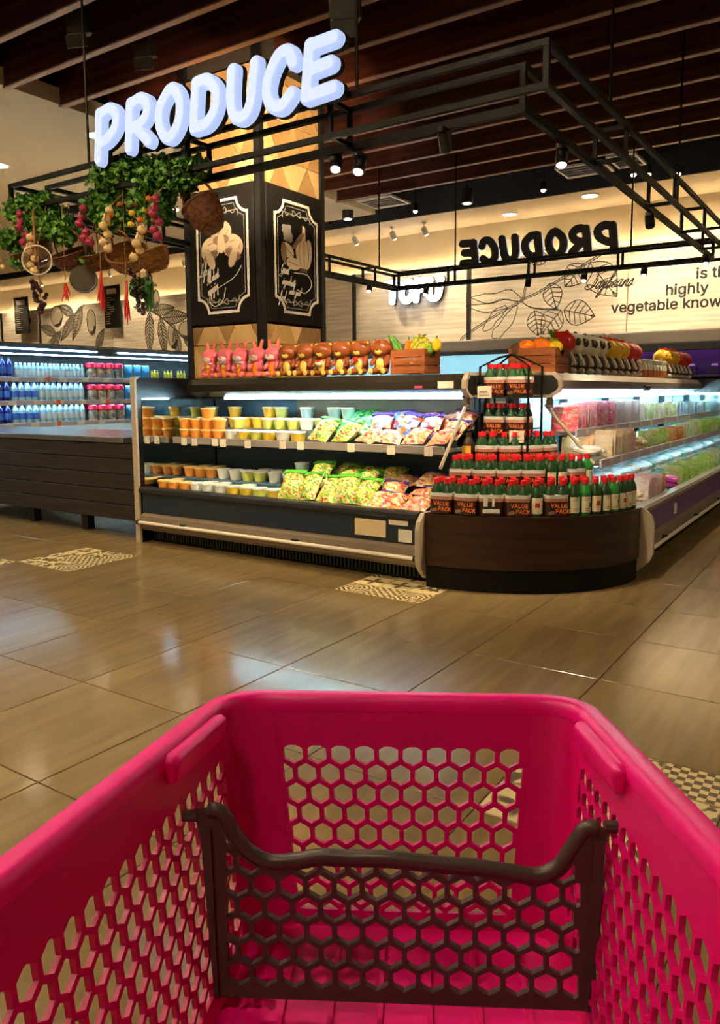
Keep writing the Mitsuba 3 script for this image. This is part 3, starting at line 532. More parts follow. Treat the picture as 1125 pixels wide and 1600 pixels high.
    put('hinge', cbox(*sorted((near - s * .03, near + s * .01)), .62, .66, 1.09, 1.16, .006), 'bumper', pr, M)
    return t
ML = mx((-4.89, 4.06, 0)); MR = mx((-1.19, 5.0, 0), rz=math.pi / 2)
LL, LR = 2.60, 4.9
left = fridge('open_fridge', ML, LL, 'dark open fridge with tubs and salad bags, near side of the island', [(.36, .80, True)], True)
right = fridge('open_fridge', MR, LR, 'open noodle pack fridge, purple light painted into its front, right side of the island', [(.46, .90, False), (.29, .705, False)], False, right_end=False)
# price tags, stickers and thermometer
tag = P(cbox(-.032, .032, -.004, 0, -.03, .03, .002), 'paper'); tline = P(join(box(-.02, .018, -.0052, -.0038, .006, .016), box(-.024, .024, -.0052, -.0038, -.012, -.007), box(-.024, .01, -.0052, -.0038, -.022, -.018)), 'print_grey')
def price_tags(fr_, shelf, M, ys):
    for x, y, z in ys:
        k = put('price_tag', tag, parent=shelf, M=M @ mx((x, y, z)))
sh = [k for k in scene if k.startswith(left + '__shelf') and k.count('__') == 1]
for x in (.17, .29, .52, .61, .87, 1.22, 1.39, 1.84, 2.17, 2.46):
    put('price_tag', tag, parent=sh[0], M=ML @ mx((x, .355, .805 + .008 * (x * 7 % 1)), ry=.02 * math.sin(x * 20)))
sh = [k for k in scene if k.startswith(right + '__shelf') and k.count('__') == 1]
pale = P(cbox(-.03, .03, -.003, 0, -.022, .022, .002), 'white_metal')
for k, (y, z) in enumerate(((.455, .915), (.285, .72))):
    for x in (.25, .5, .95, 1.35, 1.7, 2.05, 2.6, 3.1, 3.7): put('price_tag', pale, parent=sh[k], M=MR @ mx((x, y, z)))
cn = left + '__canopy'
put('sticker', box(2.42, 2.54, .551, .5535, 1.222, 1.268), 'paper', cn, ML, label='white label plate'); put('display', box(2.24, 2.30, .549, .5535, 1.225, 1.24), 'red_light', cn, ML, label='small red temperature display', emit=(.5, .02, .05), weight=.1)
fp = left + '__front_panel'
put('notice', cbox(2.10, 2.34, .012, .021, .275, .385, .002), 'paper_cream', fp, ML, label='framed cream notice'); put('sticker', box(2.36, 2.50, .017, .021, .365, .395), 'paper', fp, ML, label='narrow white sticker'); put('sticker', box(2.43, 2.53, .017, .021, .26, .34), 'white_metal', fp, ML, label='pale sticker')
put('sticker', box(.98, 1.06, .016, .021, .28, .36), 'white_metal', right + '__front_panel', MR, label='white bottle-shaped sticker')
cr = right + '__canopy'
put('sensor', cbox(2.15, 2.32, .535, .56, 1.2, 1.245, .006), 'black', cr, MR, label='small black sensor box')

# ------------------------------------------------------------------ corner display counter
CX, CY, CA, CB = -2.255, 4.965, 1.05, .905
def quarter(a, b, x0=0.0, n=26):
    th = np.linspace(0, np.pi / 2, n); return Polygon([(CX, CY), *[(CX + a * math.sin(x), CY - b * math.cos(x)) for x in th]])
dc = thing('corner_display_counter', 'rounded dark brown wooden counter at the island corner, stacked with bottles', 'counter')
put('plinth', ext(quarter(CA - .012, CB - .012), 0, .14), 'plinth_black', dc, smooth=25)
put('body', ext(quarter(CA, CB), .14, .445), 'counter_wood', dc, smooth=25)
put('top', ext(quarter(CA + .004, CB + .004), .445, .462), 'counter_top', dc, smooth=25)
put('tier', ext(quarter(.80, .66), .462, .585), 'counter_wood', dc, smooth=25); put('tier', ext(quarter(.52, .42), .585, .72), 'counter_wood', dc, smooth=25)
put('back_board', join(box(CX, CX + .015, 4.97, 4.985, .72, 1.15)), 'black', dc) if 0 else None
# ------------------------------------------------------------------ low chest and the drinks fridge behind it
ch = thing('low_chest', 'low chest clad in dark horizontal wooden boards with a steel top, left of the island', 'chest')
for k in range(5):
    z0 = .16 + k * .128
    put('board', cbox(-7.9, -4.955, 4.10, 4.125, z0, z0 + .122, .004), 'slat_wood', ch)
put('body', box(-7.9, -4.96, 4.12, 4.98, .17, .80), 'case_dark', ch)
put('top', join(cbox(-7.92, -5.08, 4.085, 4.99, .80, .845, .006)), 'steel', ch, label='shiny steel top')
put('corner_block', cbox(-5.08, -4.95, 4.095, 4.98, .80, .825, .004), 'case_dark', ch)
for x in (-6.62, -5.82, -5.09, -7.6):
    for y in (4.26, 4.85): put('leg', cbox(x - .04, x + .04, y - .04, y + .04, 0, .17, .003), 'case_dark', ch)
# wall-length drinks fridge: front at x = -8.5 facing +x
DX = -8.5
df = thing('drinks_fridge', 'long black open drinks fridge with bottled water behind the low chest', 'open fridge')
put('base', cbox(DX - .9, DX + .02, 3.0, 9.6, 0, .22, .01), 'case_dark', df); put('deck', cbox(DX - .9, DX - .02, 3.02, 9.58, .44, .47, .01), 'white_metal', df); put('lower_back', box(DX - .6, DX - .56, 3.02, 9.58, .22, .8), 'white_metal', df)
put('back_panel', box(DX - .95, DX - .9, 3.0, 9.6, 0, 1.8), 'case_dark', df)
put('canopy', cbox(DX - .95, DX - .02, 3.0, 9.6, 1.70, 1.82, .015), 'case_dark', df); put('canopy_front', cbox(DX - .06, DX, 3.0, 9.6, 1.66, 1.80, .01), 'case_navy', df)
for k, y in enumerate((3.05, 5.12, 6.75, 8.2)):
    put('light_tube', tube([(DX + .015, y + .05, 1.745), (DX + .015, y + (1.35 if k else 2.2), 1.745)], .012, 8), 'lens', df, emit=COOL * 3.2, weight=.3, label='thin white light tube')
put('top_light', box(DX - .85, DX - .79, 3.1, 9.5, 1.822, 1.84), 'lens', df, emit=WARM * 36, weight=3, label='added unseen strip that brightens the cream ceiling')  # unseen warm strip, added to brighten the left dropped ceiling
put('light_strip', box(DX - .02, DX + .01, 3.02, 9.58, 1.672, 1.692), 'lens', df, emit=COOL * 3.0, weight=.5); put('light_strip', box(DX - .16, DX - .12, 3.05, 9.55, 1.685, 1.699), 'lens', df, emit=COOL * 16, weight=4)
DS = []
for z in (.845, 1.115, 1.40):
    s = put('shelf', cbox(DX - .9, DX - .13, 3.02, 9.58, z - .02, z, .003), 'shelf_steel', df); DS.append(s)
    put('fascia', cbox(DX - .13, DX - .118, 3.02, 9.58, z - .045, z + .012, .003), 'shelf_lav', s)
    put('light_strip', box(DX - .17, DX - .135, 3.1, 9.5, z - .03, z - .022), 'lens', s, emit=COOL * 8, weight=2)
ot = P(cbox(0, .004, -.03, .03, -.03, .03, .001), 'orange_tag'); wt = P(cbox(0, .004, -.05, .05, -.022, .022, .001), 'paper')
for k in range(3):
    for y in np.arange(4.95, 8.6, .33): put('price_tag', wt, parent=DS[k], M=mx((DX - .118, y + .05 * k, (.845, 1.115, 1.40)[k] - .018)))
for k, y in ((2, 5.82), (1, 5.95), (1, 6.7), (0, 5.95)): put('promotion_tag', ot, parent=DS[k], M=mx((DX - .113, y, (.845, 1.115, 1.40)[k] - .01)), label='orange tag')
# back wall fridge row
BY = 11.55
bf = thing('wall_fridge', 'grey wall fridge with bright white interior under the TOFU mural', 'open fridge')
put('body', box(-10.9, -3.42, BY + .72, WY - .12, 0, 2.04), 'case_in_light', bf); put('base', cbox(-10.9, -3.42, BY, BY + .7, 0, .7, .01), 'canopy_grey', bf)
put('canopy', cbox(-10.9, -3.42, BY + .12, WY - .12, 1.86, 2.05, .02), 'canopy_grey', bf); put('canopy_edge', cbox(-10.9, -3.42, BY + .08, BY + .15, 1.80, 1.87, .006), 'case_dark', bf)
put('light_strip', box(-10.8, -3.5, BY + .2, BY + .26, 1.83, 1.855), 'lens', bf, emit=COOL * 10, weight=2)
for z in (1.0, 1.38): put('shelf', cbox(-10.85, -3.45, BY + .25, BY + .72, z, z + .03, .004), 'white_metal', bf)
put('sign_plate', box(-4.35, -3.75, BY + .07, BY + .08, 1.80, 1.865), 'paper', bf, label='white lettered plate')
for x in np.arange(-7.6, -3.6, .42): put('label_card', box(x, x + .22, BY + .232, BY + .25, 1.39, 1.43), 'white_metal', bf)
pf = thing('wall_fridge', 'purple-lit wall fridge at the right end of the back wall', 'open fridge')
mat('purple_in', '#2c2040', .4); mat('purple_dark', '#171124', .4)
put('body', box(-3.38, 1.6, BY + .72, WY - .12, 0, 2.04), 'purple_in', pf); put('base', cbox(-3.38, 1.6, BY, BY + .7, 0, .7, .01), 'purple_dark', pf)
put('canopy', cbox(-3.38, 1.6, BY + .12, WY - .12, 1.86, 2.05, .02), 'canopy_grey', pf); put('canopy_edge', cbox(-3.38, 1.6, BY + .08, BY + .15, 1.76, 1.87, .006), 'case_dark', pf)
put('post', cbox(-3.42, -3.36, BY + .02, BY + .3, 1.5, 1.98, .006), 'white_metal', pf, label='pale upright post')
put('light_strip', box(-3.3, 1.5, BY + .2, BY + .26, 1.80, 1.84), 'lens', pf, emit=np.array([.5, .14, .8]) * 4, weight=1)
for z in (1.0, 1.38): put('shelf', cbox(-3.34, 1.55, BY + .25, BY + .72, z, z + .03, .004), 'purple_dark', pf)
# ------------------------------------------------------------------ goods
def stamp(name, parts, M, label, cat, group=None):
    """one copy of a thing: parts = [(part name, ply, index of its holder or None, local matrix or None)]"""
    t = thing(name, label, cat, group); keys = []
    for pn, ply_, up, m in parts:
        keys.append(put(pn, ply_, parent=t if up is None else keys[up], M=M if m is None else M @ m))
    return t
for n, c, r in (('orange_food', '#f8a040', .35), ('yellow_food', '#fad038', .35), ('lime_food', '#d8e06a', .35), ('white_food', '#f2f4ec', .35), ('cyan_food', '#bfe8f0', .35), ('gold_food', '#e8ca3a', .35)): mat(n, c, r, coat=.6)
mat('lid_pale', '#eef8f6', .22, coat=.5); mat('lid_yellow', '#fadf9a', .25, coat=.5)
cup = lathe([(.044, 0), (.047, .004), (.0585, .072), (.061, .077)], 20); lidm = lathe([(.062, .074), (.0635, .079), (.0625, .087), (.054, .089), (.052, .086)], 20)
CUP = {k: P(cup, k + '_food', smooth=40) for k in ('orange', 'yellow', 'lime', 'white', 'cyan', 'gold')}
LID = {k: P(lidm, m, smooth=40) for k, m in (('orange', 'lid_yellow'), ('yellow', 'lid_yellow'), ('lime', 'lid_pale'), ('white', 'lid_pale'), ('cyan', 'lid_pale'), ('gold', 'lid_pale'))}
CUPS = .965
NAMEC = {'orange': 'orange', 'yellow': 'bright yellow', 'lime': 'lime-yellow', 'white': 'milky white', 'cyan': 'pale blue', 'gold': 'golden yellow'}
TROW = {}
def tub(c, x, y, z, n, where):
    for k in range(n):
        j = rng.uniform(-.004, .004, 2)
        g = f'{NAMEC[c]} tubs, {where}'; up = ('', 'stacked ', 'topmost stacked ')[k]
        stamp('food_tub', [('cup', CUP[c], None, None), ('lid', LID[c], None, None)], ML @ mx((x + j[0], y + j[1], z + k * .087), rz=rng.uniform(0, 6), s=CUPS), f'{NAMEC[c]} {up}lidded tub, {where} of dark fridge', 'tub', g)
S1, S2, D1, D2 = 'middle shelf', 'raised middle shelf back', 'bottom deck front', 'bottom deck back'
for c, x, n in (('orange', .115, 2), ('orange', .24, 2), ('orange', .365, 3), ('orange', .49, 2), ('white', .62, 1), ('gold', .76, 1), ('lime', .89, 1), ('gold', 1.02, 1), ('white', 1.16, 1), ('gold', 1.30, 1)): tub(c, x, .44, .823, n, S1)
for c, x in (('lime', .09), ('yellow', .62), ('white', .95), ('lime', 1.1), ('white', 1.24)): tub(c, x, .525, .823, 1, S1)
for c, x, n in (('lime', .12, 1), ('yellow', .25, 1), ('lime', .53, 1), ('lime', .86, 1), ('lime', .985, 1), ('lime', 1.11, 1), ('white', 1.24, 1)): tub(c, x, .625, .913, n, S2)
for c, x, n in (('lime', .1, 2), ('white', .23, 1), ('yellow', .37, 2), ('yellow', .50, 1), ('yellow', .63, 1), ('yellow', .76, 2), ('lime', .89, 2), ('cyan', 1.02, 1), ('cyan', 1.15, 2), ('lime', 1.28, 1), ('cyan', 1.41, 2), ('cyan', 1.54, 2)): tub(c, x, .755, .913, n, S2)
for c, x, n in (('orange', .09, 1), ('orange', .215, 1), ('orange', .34, 1), ('white', .47, 1), ('white', .60, 1), ('white', .73, 1), ('gold', .86, 1), ('gold', .99, 1), ('lime', 1.12, 1), ('gold', 1.26, 1)): tub(c, x, .2, .416, n, D1)
for c, x, n in (('orange', .14, 1), ('white', .52, 1), ('white', .66, 1), ('gold', .92, 1)): tub(c, x, .3, .416, n, D1)
for c, x, n in (('orange', .08, 1), ('orange', .205, 1), ('orange', .33, 1), ('white', .47, 1), ('white', .60, 1), ('lime', .735, 1), ('lime', .865, 1), ('white', 1.02, 1), ('cyan', 1.16, 1), ('cyan', 1.29, 2), ('cyan', 1.42, 1)): tub(c, x, .50, .501, n, D2)
for c, x in (('orange', .12), ('orange', .28), ('cyan', .8), ('lime', .93), ('cyan', 1.22)): tub(c, x, .64, .501, 1, D2)
# pillow bags
def pillow(w, h, t, seed, nx=9, ny=11):
    u, v = np.meshgrid(np.linspace(0, 1, nx), np.linspace(0, 1, ny)); r = np.random.default_rng(seed)
    th = t * (np.sin(np.pi * u) ** .55) * (np.sin(np.pi * np.clip((v - .06) / .88, 0, 1)) ** .5)
    bump = meshkit.fbm(np.stack([u * 4, v * 4, np.full_like(u, seed * 1.7)], -1), 3, seed) - .5
    sx = w * (u - .5) * (1 + .05 * np.cos(2 * np.pi * v)); sy = h * v
    top = np.stack([sx, sy, th * .5 + bump * t * .45 * np.sin(np.pi * u)], -1).reshape(-1, 3); bot = np.stack([sx, sy, -th * .5], -1).reshape(-1, 3)
    f = []
    for i in range(ny - 1):
        for j in range(nx - 1):
            a = i * nx + j; f += [[a, a + 1, a + nx + 1], [a, a + nx + 1, a + nx]]
    n = nx * ny; f = np.array(f); return np.vstack([top, bot]), np.vstack([f, f[:, ::-1] + n])
def blobs(cols, scale, edge='#efe9d8'):
    cols = [lin(c).tolist() for c in cols]; n = len(cols)
    def fn(p, nn, uv):
        a = p.x * .8 + p.y * .55; d1, d2, k = voronoi(a * scale, (p.z + .5 * p.y) * scale)
        out = mi.Color3f(cols[0])
        for i in range(1, n): out = dr.select(k > i / n, mi.Color3f(cols[i]), out)
        return mix(out, lin(edge).tolist(), .6 * smoothstep(.12, .0, d2 - d1))
    return mikit.proc(fn)
mat('salad', blobs(['#b9d24a', '#e6e59a', '#7cba2c', '#f0eec4', '#d9dc5e', '#f2d65a', '#a8cf52', '#5ea326', '#e2502c'], 75, '#f2f0d0'), .3, coat=.5)
mat('candy', blobs(['#dc9c6a', '#e0b898', '#e07a2c', '#e4c8b0', '#d84a5c', '#e0a45c', '#e2c4ac', '#d88a80'], 50), .28, coat=.6)
mat('veg', blobs(['#e8d8b0', '#f0902c', '#f2ead0', '#e8452c', '#f4b43c', '#f4ecd8', '#d8c070', '#e86a6a'], 50), .3, coat=.5)
mat('bluebag', blobs(['#8aa6d8', '#b4c6e4', '#5a6cc0', '#c4d0e4', '#e88a3c', '#d8547a', '#9ab2dc'], 30, '#c8d4e8'), .28, coat=.6)
mat('greenbag', blobs(['#2f9c4a', '#58c27a', '#9edcc0', '#1f7a38', '#cfeee2', '#44b060'], 40, '#bfe6d8'), .28, coat=.6)
mat('seal_purple', '#4e3aa0', .35, coat=.4); mat('seal_green', '#4ea53a', .35, coat=.4); mat('seal_plum', '#6a2c5c', .35, coat=.4)
def bagset(w, h, t, body, seal, seed):
    b = pillow(w, h, t, seed); sm = hull([[x * w * .5, y, z] for x in (-1, 1) for y, z in ((h * .84, t * .3), (h * .84, -t * .3), (h * .95, .004), (h * 1.04, .003), (h * 1.04, -.003))])
    return [('bag', P(b, body, smooth=True), None, None), ('seal', P(sm, seal), None, None)]
BAGS = {k: [bagset(*a, s) for s in (1, 2, 3)] for k, a in dict(salad=(.17, .235, .11, 'salad', 'seal_green'), candy=(.175, .19, .085, 'candy', 'seal_plum'), veg=(.17, .2, .09, 'veg', 'seal_purple'), blue=(.165, .22, .09, 'bluebag', 'seal_purple'), green=(.18, .22, .1, 'greenbag', 'seal_green')).items()}
WHAT = {'salad': 'clear chopped salad bag', 'candy': 'peach and orange fruit bag', 'veg': 'orange-red vegetable bag', 'blue': 'blue fruit-print bag', 'green': 'bright green leaf bag'}
def bag(kind, x, y, z, tilt, where, M=None, rz=0.):
    stamp('salad_bag' if kind in ('salad', 'green') else 'food_bag', BAGS[kind][int(rng.integers(3))], (ML if M is None else M) @ mx((x, y, z), rz=rz + rng.uniform(-.3, .3), rx=math.radians(tilt + rng.uniform(-9, 9)), ry=rng.uniform(-.15, .15)), f'{WHAT[kind]}, {where} of dark fridge', 'bag', f'{kind} bags, {where}')
for x in (1.50, 1.70): bag('salad', x, .40, .85, 38, S1)
for x in (1.58, 1.78): bag('green', x, .52, .90, 30, S1)
for x in (1.90, 2.10, 2.30, 2.48): bag('candy', x, .41, .85, 28, S1)
for x, k in ((1.95, 'blue'), (2.14, 'blue'), (2.34, 'blue'), (2.5, 'veg')): bag(k, x, .53, .88, 42, S1)
for x, k in ((1.68, 'green'), (1.86, 'green'), (2.04, 'blue'), (2.22, 'candy'), (2.40, 'candy'), (2.52, 'candy')): bag(k, x, .66, .945, 32, S2)
for x in (1.44, 1.60, 1.76, 1.92, 2.04): bag('salad', x, .13, .45, 52, D1)
for x in (1.55, 1.74, 1.92): bag('salad', x, .30, .52, 40, D1)
for x in (1.62, 1.82, 2.02): bag('salad', x, .48, .56, 26, D2)
for x, k in ((2.14, 'veg'), (2.30, 'veg'), (2.46, 'candy')): bag(k, x, .12, .445, 25, D1)
for x, k in ((2.2, 'veg'), (2.36, 'candy'), (2.50, 'veg')): bag(k, x, .28, .47, 30, D1)
for x, k in ((2.16, 'candy'), (2.34, 'veg'), (2.5, 'candy')): bag(k, x, .48, .555, 20, D2)
# right fridge: upright packs and trays
def streak(cols, sx, sz):
    cols = [lin(c).tolist() for c in cols]; n = len(cols)
    def fn(p, nn, uv):
        k = cell_rand(p.y * 20, 0, 4); a = mi.Color3f(cols[0])
        for i in range(1, n): a = dr.select(k > i / n, mi.Color3f(cols[i]), a)
        k2 = noise(p.y * 45, p.x * 25, p.z * sz); b = mi.Color3f(cols[-1])
        for i in range(1, n): b = dr.select(k2 > .25 + .5 * i / n, mi.Color3f(cols[i - 1]), b)
        return mix(a, b, .65)
    return mikit.proc(fn)
mat('pk_pink', streak(['#ee8ab4', '#e85c9c', '#f6dde4', '#ee7a6a', '#e44c94', '#f8e8ea'], 20, 55), .3, coat=.5)
mat('pk_white', streak(['#eef0f4', '#e4e2f2', '#f6f4f6', '#d8d6ea'], 18, 25), .3, coat=.5)
mat('pk_mixed', streak(['#d8e8c8', '#e8cfc8', '#9ed07a', '#f0ead8', '#d89a8a', '#eef0e4', '#58a84a'], 9, 5), .3, coat=.5)
mat('pk_blue', streak(['#a8c8d8', '#7aa0c0', '#c8d8d0', '#98b890', '#d8e0e0', '#7888a8'], 9, 5), .3, coat=.5)
mat('pk_beige', streak(['#f0dcb8', '#f4e8d4', '#e4c490', '#f8f0e4'], 20, 14), .35, coat=.3)
mat('pk_stripe', streak(['#f4ece8', '#e8a8a8', '#f6f0ec', '#ecc8c4'], 22, 70), .35, coat=.3)
mat('pk_green', streak(['#b8cc4a', '#8cb83a', '#d8dc8a', '#a0c454', '#e4e4b4'], 24, 14), .35, coat=.3)
mat('pk_brown', streak(['#c88a4a', '#e0b074', '#a86a34', '#d89c5c'], 16, 10), .35, coat=.3)
mat('tray_white', '#f0f2f0', .4, coat=.3); mat('pk_magenta', '#e04aa0', .35); mat('pk_teal', '#b4d8cc', .35)
def crimp(w, d, h): return hull([[x * w / 2 * (1 if z == h * .5 else .3), y * d / 2, z] for x in (-1, 1) for y in (-1, 1) for z in (0, h * .5, h)])
PKM = {k: P(crimp(.024, .18, .185), k) for k in ('pk_pink', 'pk_white', 'pk_mixed', 'pk_blue', 'pk_beige', 'pk_stripe', 'pk_green', 'pk_brown')}
PW = {'pk_pink': 'slim pink noodle pack', 'pk_white': 'slim white noodle pack', 'pk_mixed': 'small red-green-white pack', 'pk_blue': 'small bluish pack', 'pk_beige': 'beige noodle pack', 'pk_stripe': 'pink striped pack', 'pk_green': 'yellow-green pack', 'pk_brown': 'brown pack'}
def packs(kind, x0, x1, step, y, z, where, tilt=0., lean=.1, rz=.22, s=1.):
    for x in np.arange(x0, x1, step):
        k = put('standing_pack', PKM[kind], M=MR @ mx((x, y + rng.uniform(-.008, .008), z), rz=rz + rng.uniform(-.06, .06), rx=-tilt, ry=lean + rng.uniform(-.09, .09), s=(s * 1.0, s, s * rng.uniform(.9, 1.08))))
        lab(k, f'{PW[kind]}, standing, {where} of right fridge', 'food pack', f'{kind[3:]} packs, {where}')
U, Lw, DK = 'upper shelf', 'lower shelf', 'bottom deck'
packs('pk_pink', .08, 1.0, .05, .56, .925, U); packs('pk_white', 1.0, 1.75, .055, .56, .925, U); packs('pk_mixed', 1.8, 3.3, .1, .55, .925, U, s=.8); packs('pk_blue', 3.3, 4.8, .1, .55, .925, U, s=.8)
packs('pk_brown', .12, .3, .06, .50, .73, Lw, lean=.5); packs('pk_beige', .34, .8, .05, .40, .73, Lw, lean=.25); packs('pk_stripe', .8, 1.05, .05, .40, .73, Lw, lean=.25, s=.95); packs('pk_green', 1.55, 2.1, .09, .38, .73, Lw, s=.7); packs('pk_brown', 2.3, 2.75, .09, .38, .73, Lw, s=.7); packs('pk_mixed', 2.8, 3.5, .09, .38, .73, Lw, s=.75); packs('pk_green', 3.5, 4.7, .12, .38, .73, Lw, s=.8)
packs('pk_stripe', .58, 1.02, .045, .2, .42, DK, lean=.45, s=.95); packs('pk_brown', 1.1, 1.28, .07, .2, .42, DK, s=.7); packs('pk_green', 1.75, 3.2, .11, .19, .42, DK, s=.8); packs('pk_mixed', 3.2, 4.6, .12, .19, .42, DK, s=.8)
TRM = {k: P(join(cbox(-.09, .09, -.065, .065, 0, .03, .008), ball((-.03, .008, .026), (.045, .045, .016), 2), ball((.035, -.01, .026), (.042, .044, .018), 2)), k, smooth=40) for k in ('tray_white', 'pk_beige', 'pk_brown', 'pk_teal', 'pk_stripe', 'pk_magenta')}
def trays(kind, what, pts, z, where, rows=1):
    for x, y in pts:
        for k in range(rows):
            row = ('front', 'middle', 'back')[0 if y < .35 else 1 if y < .5 else 2]
            key = put('food_tray', TRM[kind], M=MR @ mx((x, y, z + .05 * k + rng.uniform(0, .012)), rz=rng.uniform(-.2, .2), rx=.18 + rng.uniform(-.1, .12), ry=rng.uniform(-.1, .1)))
            lab(key, f'{what}{", upper layer" if k else ""}, {row} row, {where} of right fridge', 'food tray', f'{what}s, {where}, {row} row')
trays('tray_white', 'white wrapped tray', [(x, y) for i, x in enumerate(np.arange(.15, 4.8, .2)) for y in (.44, .62) if i % 3], .505, DK, 2)
trays('pk_teal', 'pale green wrapped tray', [(x, y) for i, x in enumerate(np.arange(.15, 4.8, .2)) for y in (.44, .62) if i % 3 == 0 and i > 8], .505, DK, 2)
trays('pk_beige', 'beige wrapped tray', [(x, y) for i, x in enumerate(np.arange(.15, 4.8, .2)) for y in (.44, .62) if i % 3 == 0 and i <= 8], .505, DK, 2)
trays('pk_beige', 'beige wrapped tray', [(.16, .17), (.36, .17), (.36, .3), (.55, .3)], .418, DK, 2)
trays('pk_magenta', 'bright pink pack', [(1.5, .17)], .418, DK, 2)
trays('pk_stripe', 'pale pink tray', [(.13, .3)], .418, DK, 2)
trays('tray_white', 'white wrapped tray', [(x, .4) for x in (.08, .22)] + [(x, .58) for x in np.arange(.6, 4.7, .2)], .73, Lw, 2)
trays('pk_beige', 'beige wrapped tray', [(1.15, .4), (1.36, .4)], .73, Lw, 2); trays('pk_brown', 'brown wrapped tray', [(1.25, .45)], .80, Lw, 1)
# drinks fridge: bottles on three shelves
mat('water', '#9fd4ea', .12, coat=.8); mat('water_deep', '#3f7fd0', .15, coat=.8); mat('navy_bottle', '#14246a', .2, coat=.6); mat('cap_blue', '#1d3f9a', .4); mat('cap_white', '#eef2f4', .4); mat('cap_dark', '#20243a', .4); mat('label_blue', '#3a6cc8', .4); mat('label_pale', '#d4e8f2', .4)
mat('red_top', '#e02848', .35); mat('grey_fruit', blobs(['#7a8488', '#9aa29c', '#b89a6a', '#5e6a72', '#c8c2ac'], 30, '#d0d8d8'), .3, coat=.5); mat('jelly_blue', '#2f9ade', .15, coat=.8); mat('yellow_drink', '#e8dc4a', .2, coat=.6); mat('cap_red', '#d83024', .4)
def bottle(h, r, m, cap, lb):
    b = lathe([(r * .9, 0), (r, .008), (r, h * .62), (r * .85, h * .72), (r * .38, h * .88), (r * .38, h * .92)], 12); c = lathe([(r * .46, h * .92), (r * .46, h)], 10); l = lathe([(r * 1.02, h * .22), (r * 1.02, h * .52)], 12, False)
    return [('bottle', P(b, m, smooth=40), None, None), ('cap', P(c, cap, smooth=40), None, None), ('label', P(l, lb, smooth=True), None, None)]
B_SMALL, B_CLEAR, B_BLUE, B_NAVY, B_YEL = bottle(.19, .026, 'water', 'cap_white', 'label_pale'), bottle(.245, .036, 'water', 'cap_dark', 'label_pale'), bottle(.245, .04, 'water', 'cap_dark', 'label_blue'), bottle(.25, .042, 'navy_bottle', 'cap_dark', 'label_blue'), bottle(.14, .022, 'yellow_drink', 'cap_white', 'yellow_drink')
B_YELR = bottle(.14, .022, 'yellow_drink', 'cap_red', 'yellow_drink')
JAR = [('jar', P(lathe([(.055, 0), (.06, .01), (.06, .12), (.05, .14)], 14), 'grey_fruit', smooth=40), None, None), ('top', P(lathe([(.055, .14), (.066, .15), (.06, .2), (.04, .215)], 14), 'red_top', smooth=40), None, None)]
JEL = [('pouch', P(pillow(.13, .19, .06, 5), 'jelly_blue', smooth=True), None, mx(rx=math.pi / 2)), ('seal', P(cbox(-.065, .065, -.004, .004, .18, .2, .002), 'cap_white'), None, None)]
ZS = (.845, 1.115, 1.40); SN = ('bottom', 'middle', 'top')
def shelf_row(name, parts, ys, k, what, cat, rz=0., x=.20):
    for y in ys: stamp(name, parts, mx((DX - x + rng.uniform(-.004, .004), y, ZS[k]), rz=rz), f'{what}, {SN[k]} shelf of drinks fridge', cat, f'{what}s, {SN[k]} shelf')
shelf_row('water_bottle', B_SMALL, np.arange(5.46, 6.42, .058), 2, 'small clear water bottle', 'bottle'); shelf_row('water_bottle', B_SMALL, np.arange(5.49, 6.4, .058), 2, 'small clear water bottle, second row', 'bottle', x=.27)
shelf_row('water_bottle', B_NAVY, (5.0, 5.09, 5.18, 5.27, 5.36), 2, 'deep blue bottle', 'bottle')
for k in (0, 1):
    shelf_row('soft_drink_bottle', B_NAVY, (5.02, 5.115, 5.21, 5.305), k, 'navy blue bottle', 'bottle'); shelf_row('water_bottle', B_BLUE, (5.41, 5.50, 5.59, 5.68), k, 'water bottle with a blue label', 'bottle')
    shelf_row('water_bottle', B_CLEAR, np.arange(5.775, 6.43, .083), k, 'clear water bottle with a dark cap', 'bottle'); shelf_row('water_bottle', B_CLEAR, np.arange(5.45, 6.4, .083), k, 'clear water bottle, second row', 'bottle', x=.29)
for k in range(3): shelf_row('fruit_jar', JAR, np.arange(6.52, 7.05, .15), k, 'red-topped fruit jar, front row', 'jar')
for k in range(3): shelf_row('fruit_jar', JAR, np.arange(6.6, 7.05, .15), k, 'red-topped fruit jar, second row', 'jar', x=.34)
shelf_row('jelly_pouch', JEL, (7.14, 7.29, 7.44), 2, 'bright blue drink pouch', 'pouch', rz=math.pi / 2); shelf_row('jelly_pouch', JEL, (7.14, 7.29), 1, 'bright blue drink pouch', 'pouch', rz=math.pi / 2); shelf_row('jelly_pouch', JEL, (7.14, 7.29), 0, 'bright blue drink pouch', 'pouch', rz=math.pi / 2)
for ys, s in (((7.56, 7.61, 7.66), 'left'), ((7.80, 7.86, 7.92), 'middle'), ((8.06, 8.12, 8.18), 'right')):
    for i, y in enumerate(ys): stamp('juice_bottle', B_YELR if (s == 'middle' and i == 0) else B_YEL, mx((DX - .2, y, 1.40)), f'small yellow juice bottle, {s} cluster, top shelf of drinks fridge', 'bottle', f'yellow juice bottles, {s} cluster')
# purple fridge at the back: trays and cartons
PB = [('carton', P(cbox(-.07, .07, -.05, .05, 0, .13, .01), 'purple_in'), None, None), ('lid', P(cbox(-.04, .04, -.03, .03, .13, .16, .006), 'white_metal'), None, None)]
for i, x in enumerate((-3.15, -2.85, -2.55, -2.25, -1.95)):
    stamp('carton', PB, mx((x, BY + .4, 1.41)), f'carton on the upper shelf of the purple-lit wall fridge, {ORD[i]} from the left', 'carton', 'cartons in the purple-lit fridge'); stamp('carton', PB, mx((x + .1, BY + .4, 1.03)), f'carton on the lower shelf of the purple-lit wall fridge, {ORD[i]} from the left', 'carton', 'cartons in the purple-lit fridge')
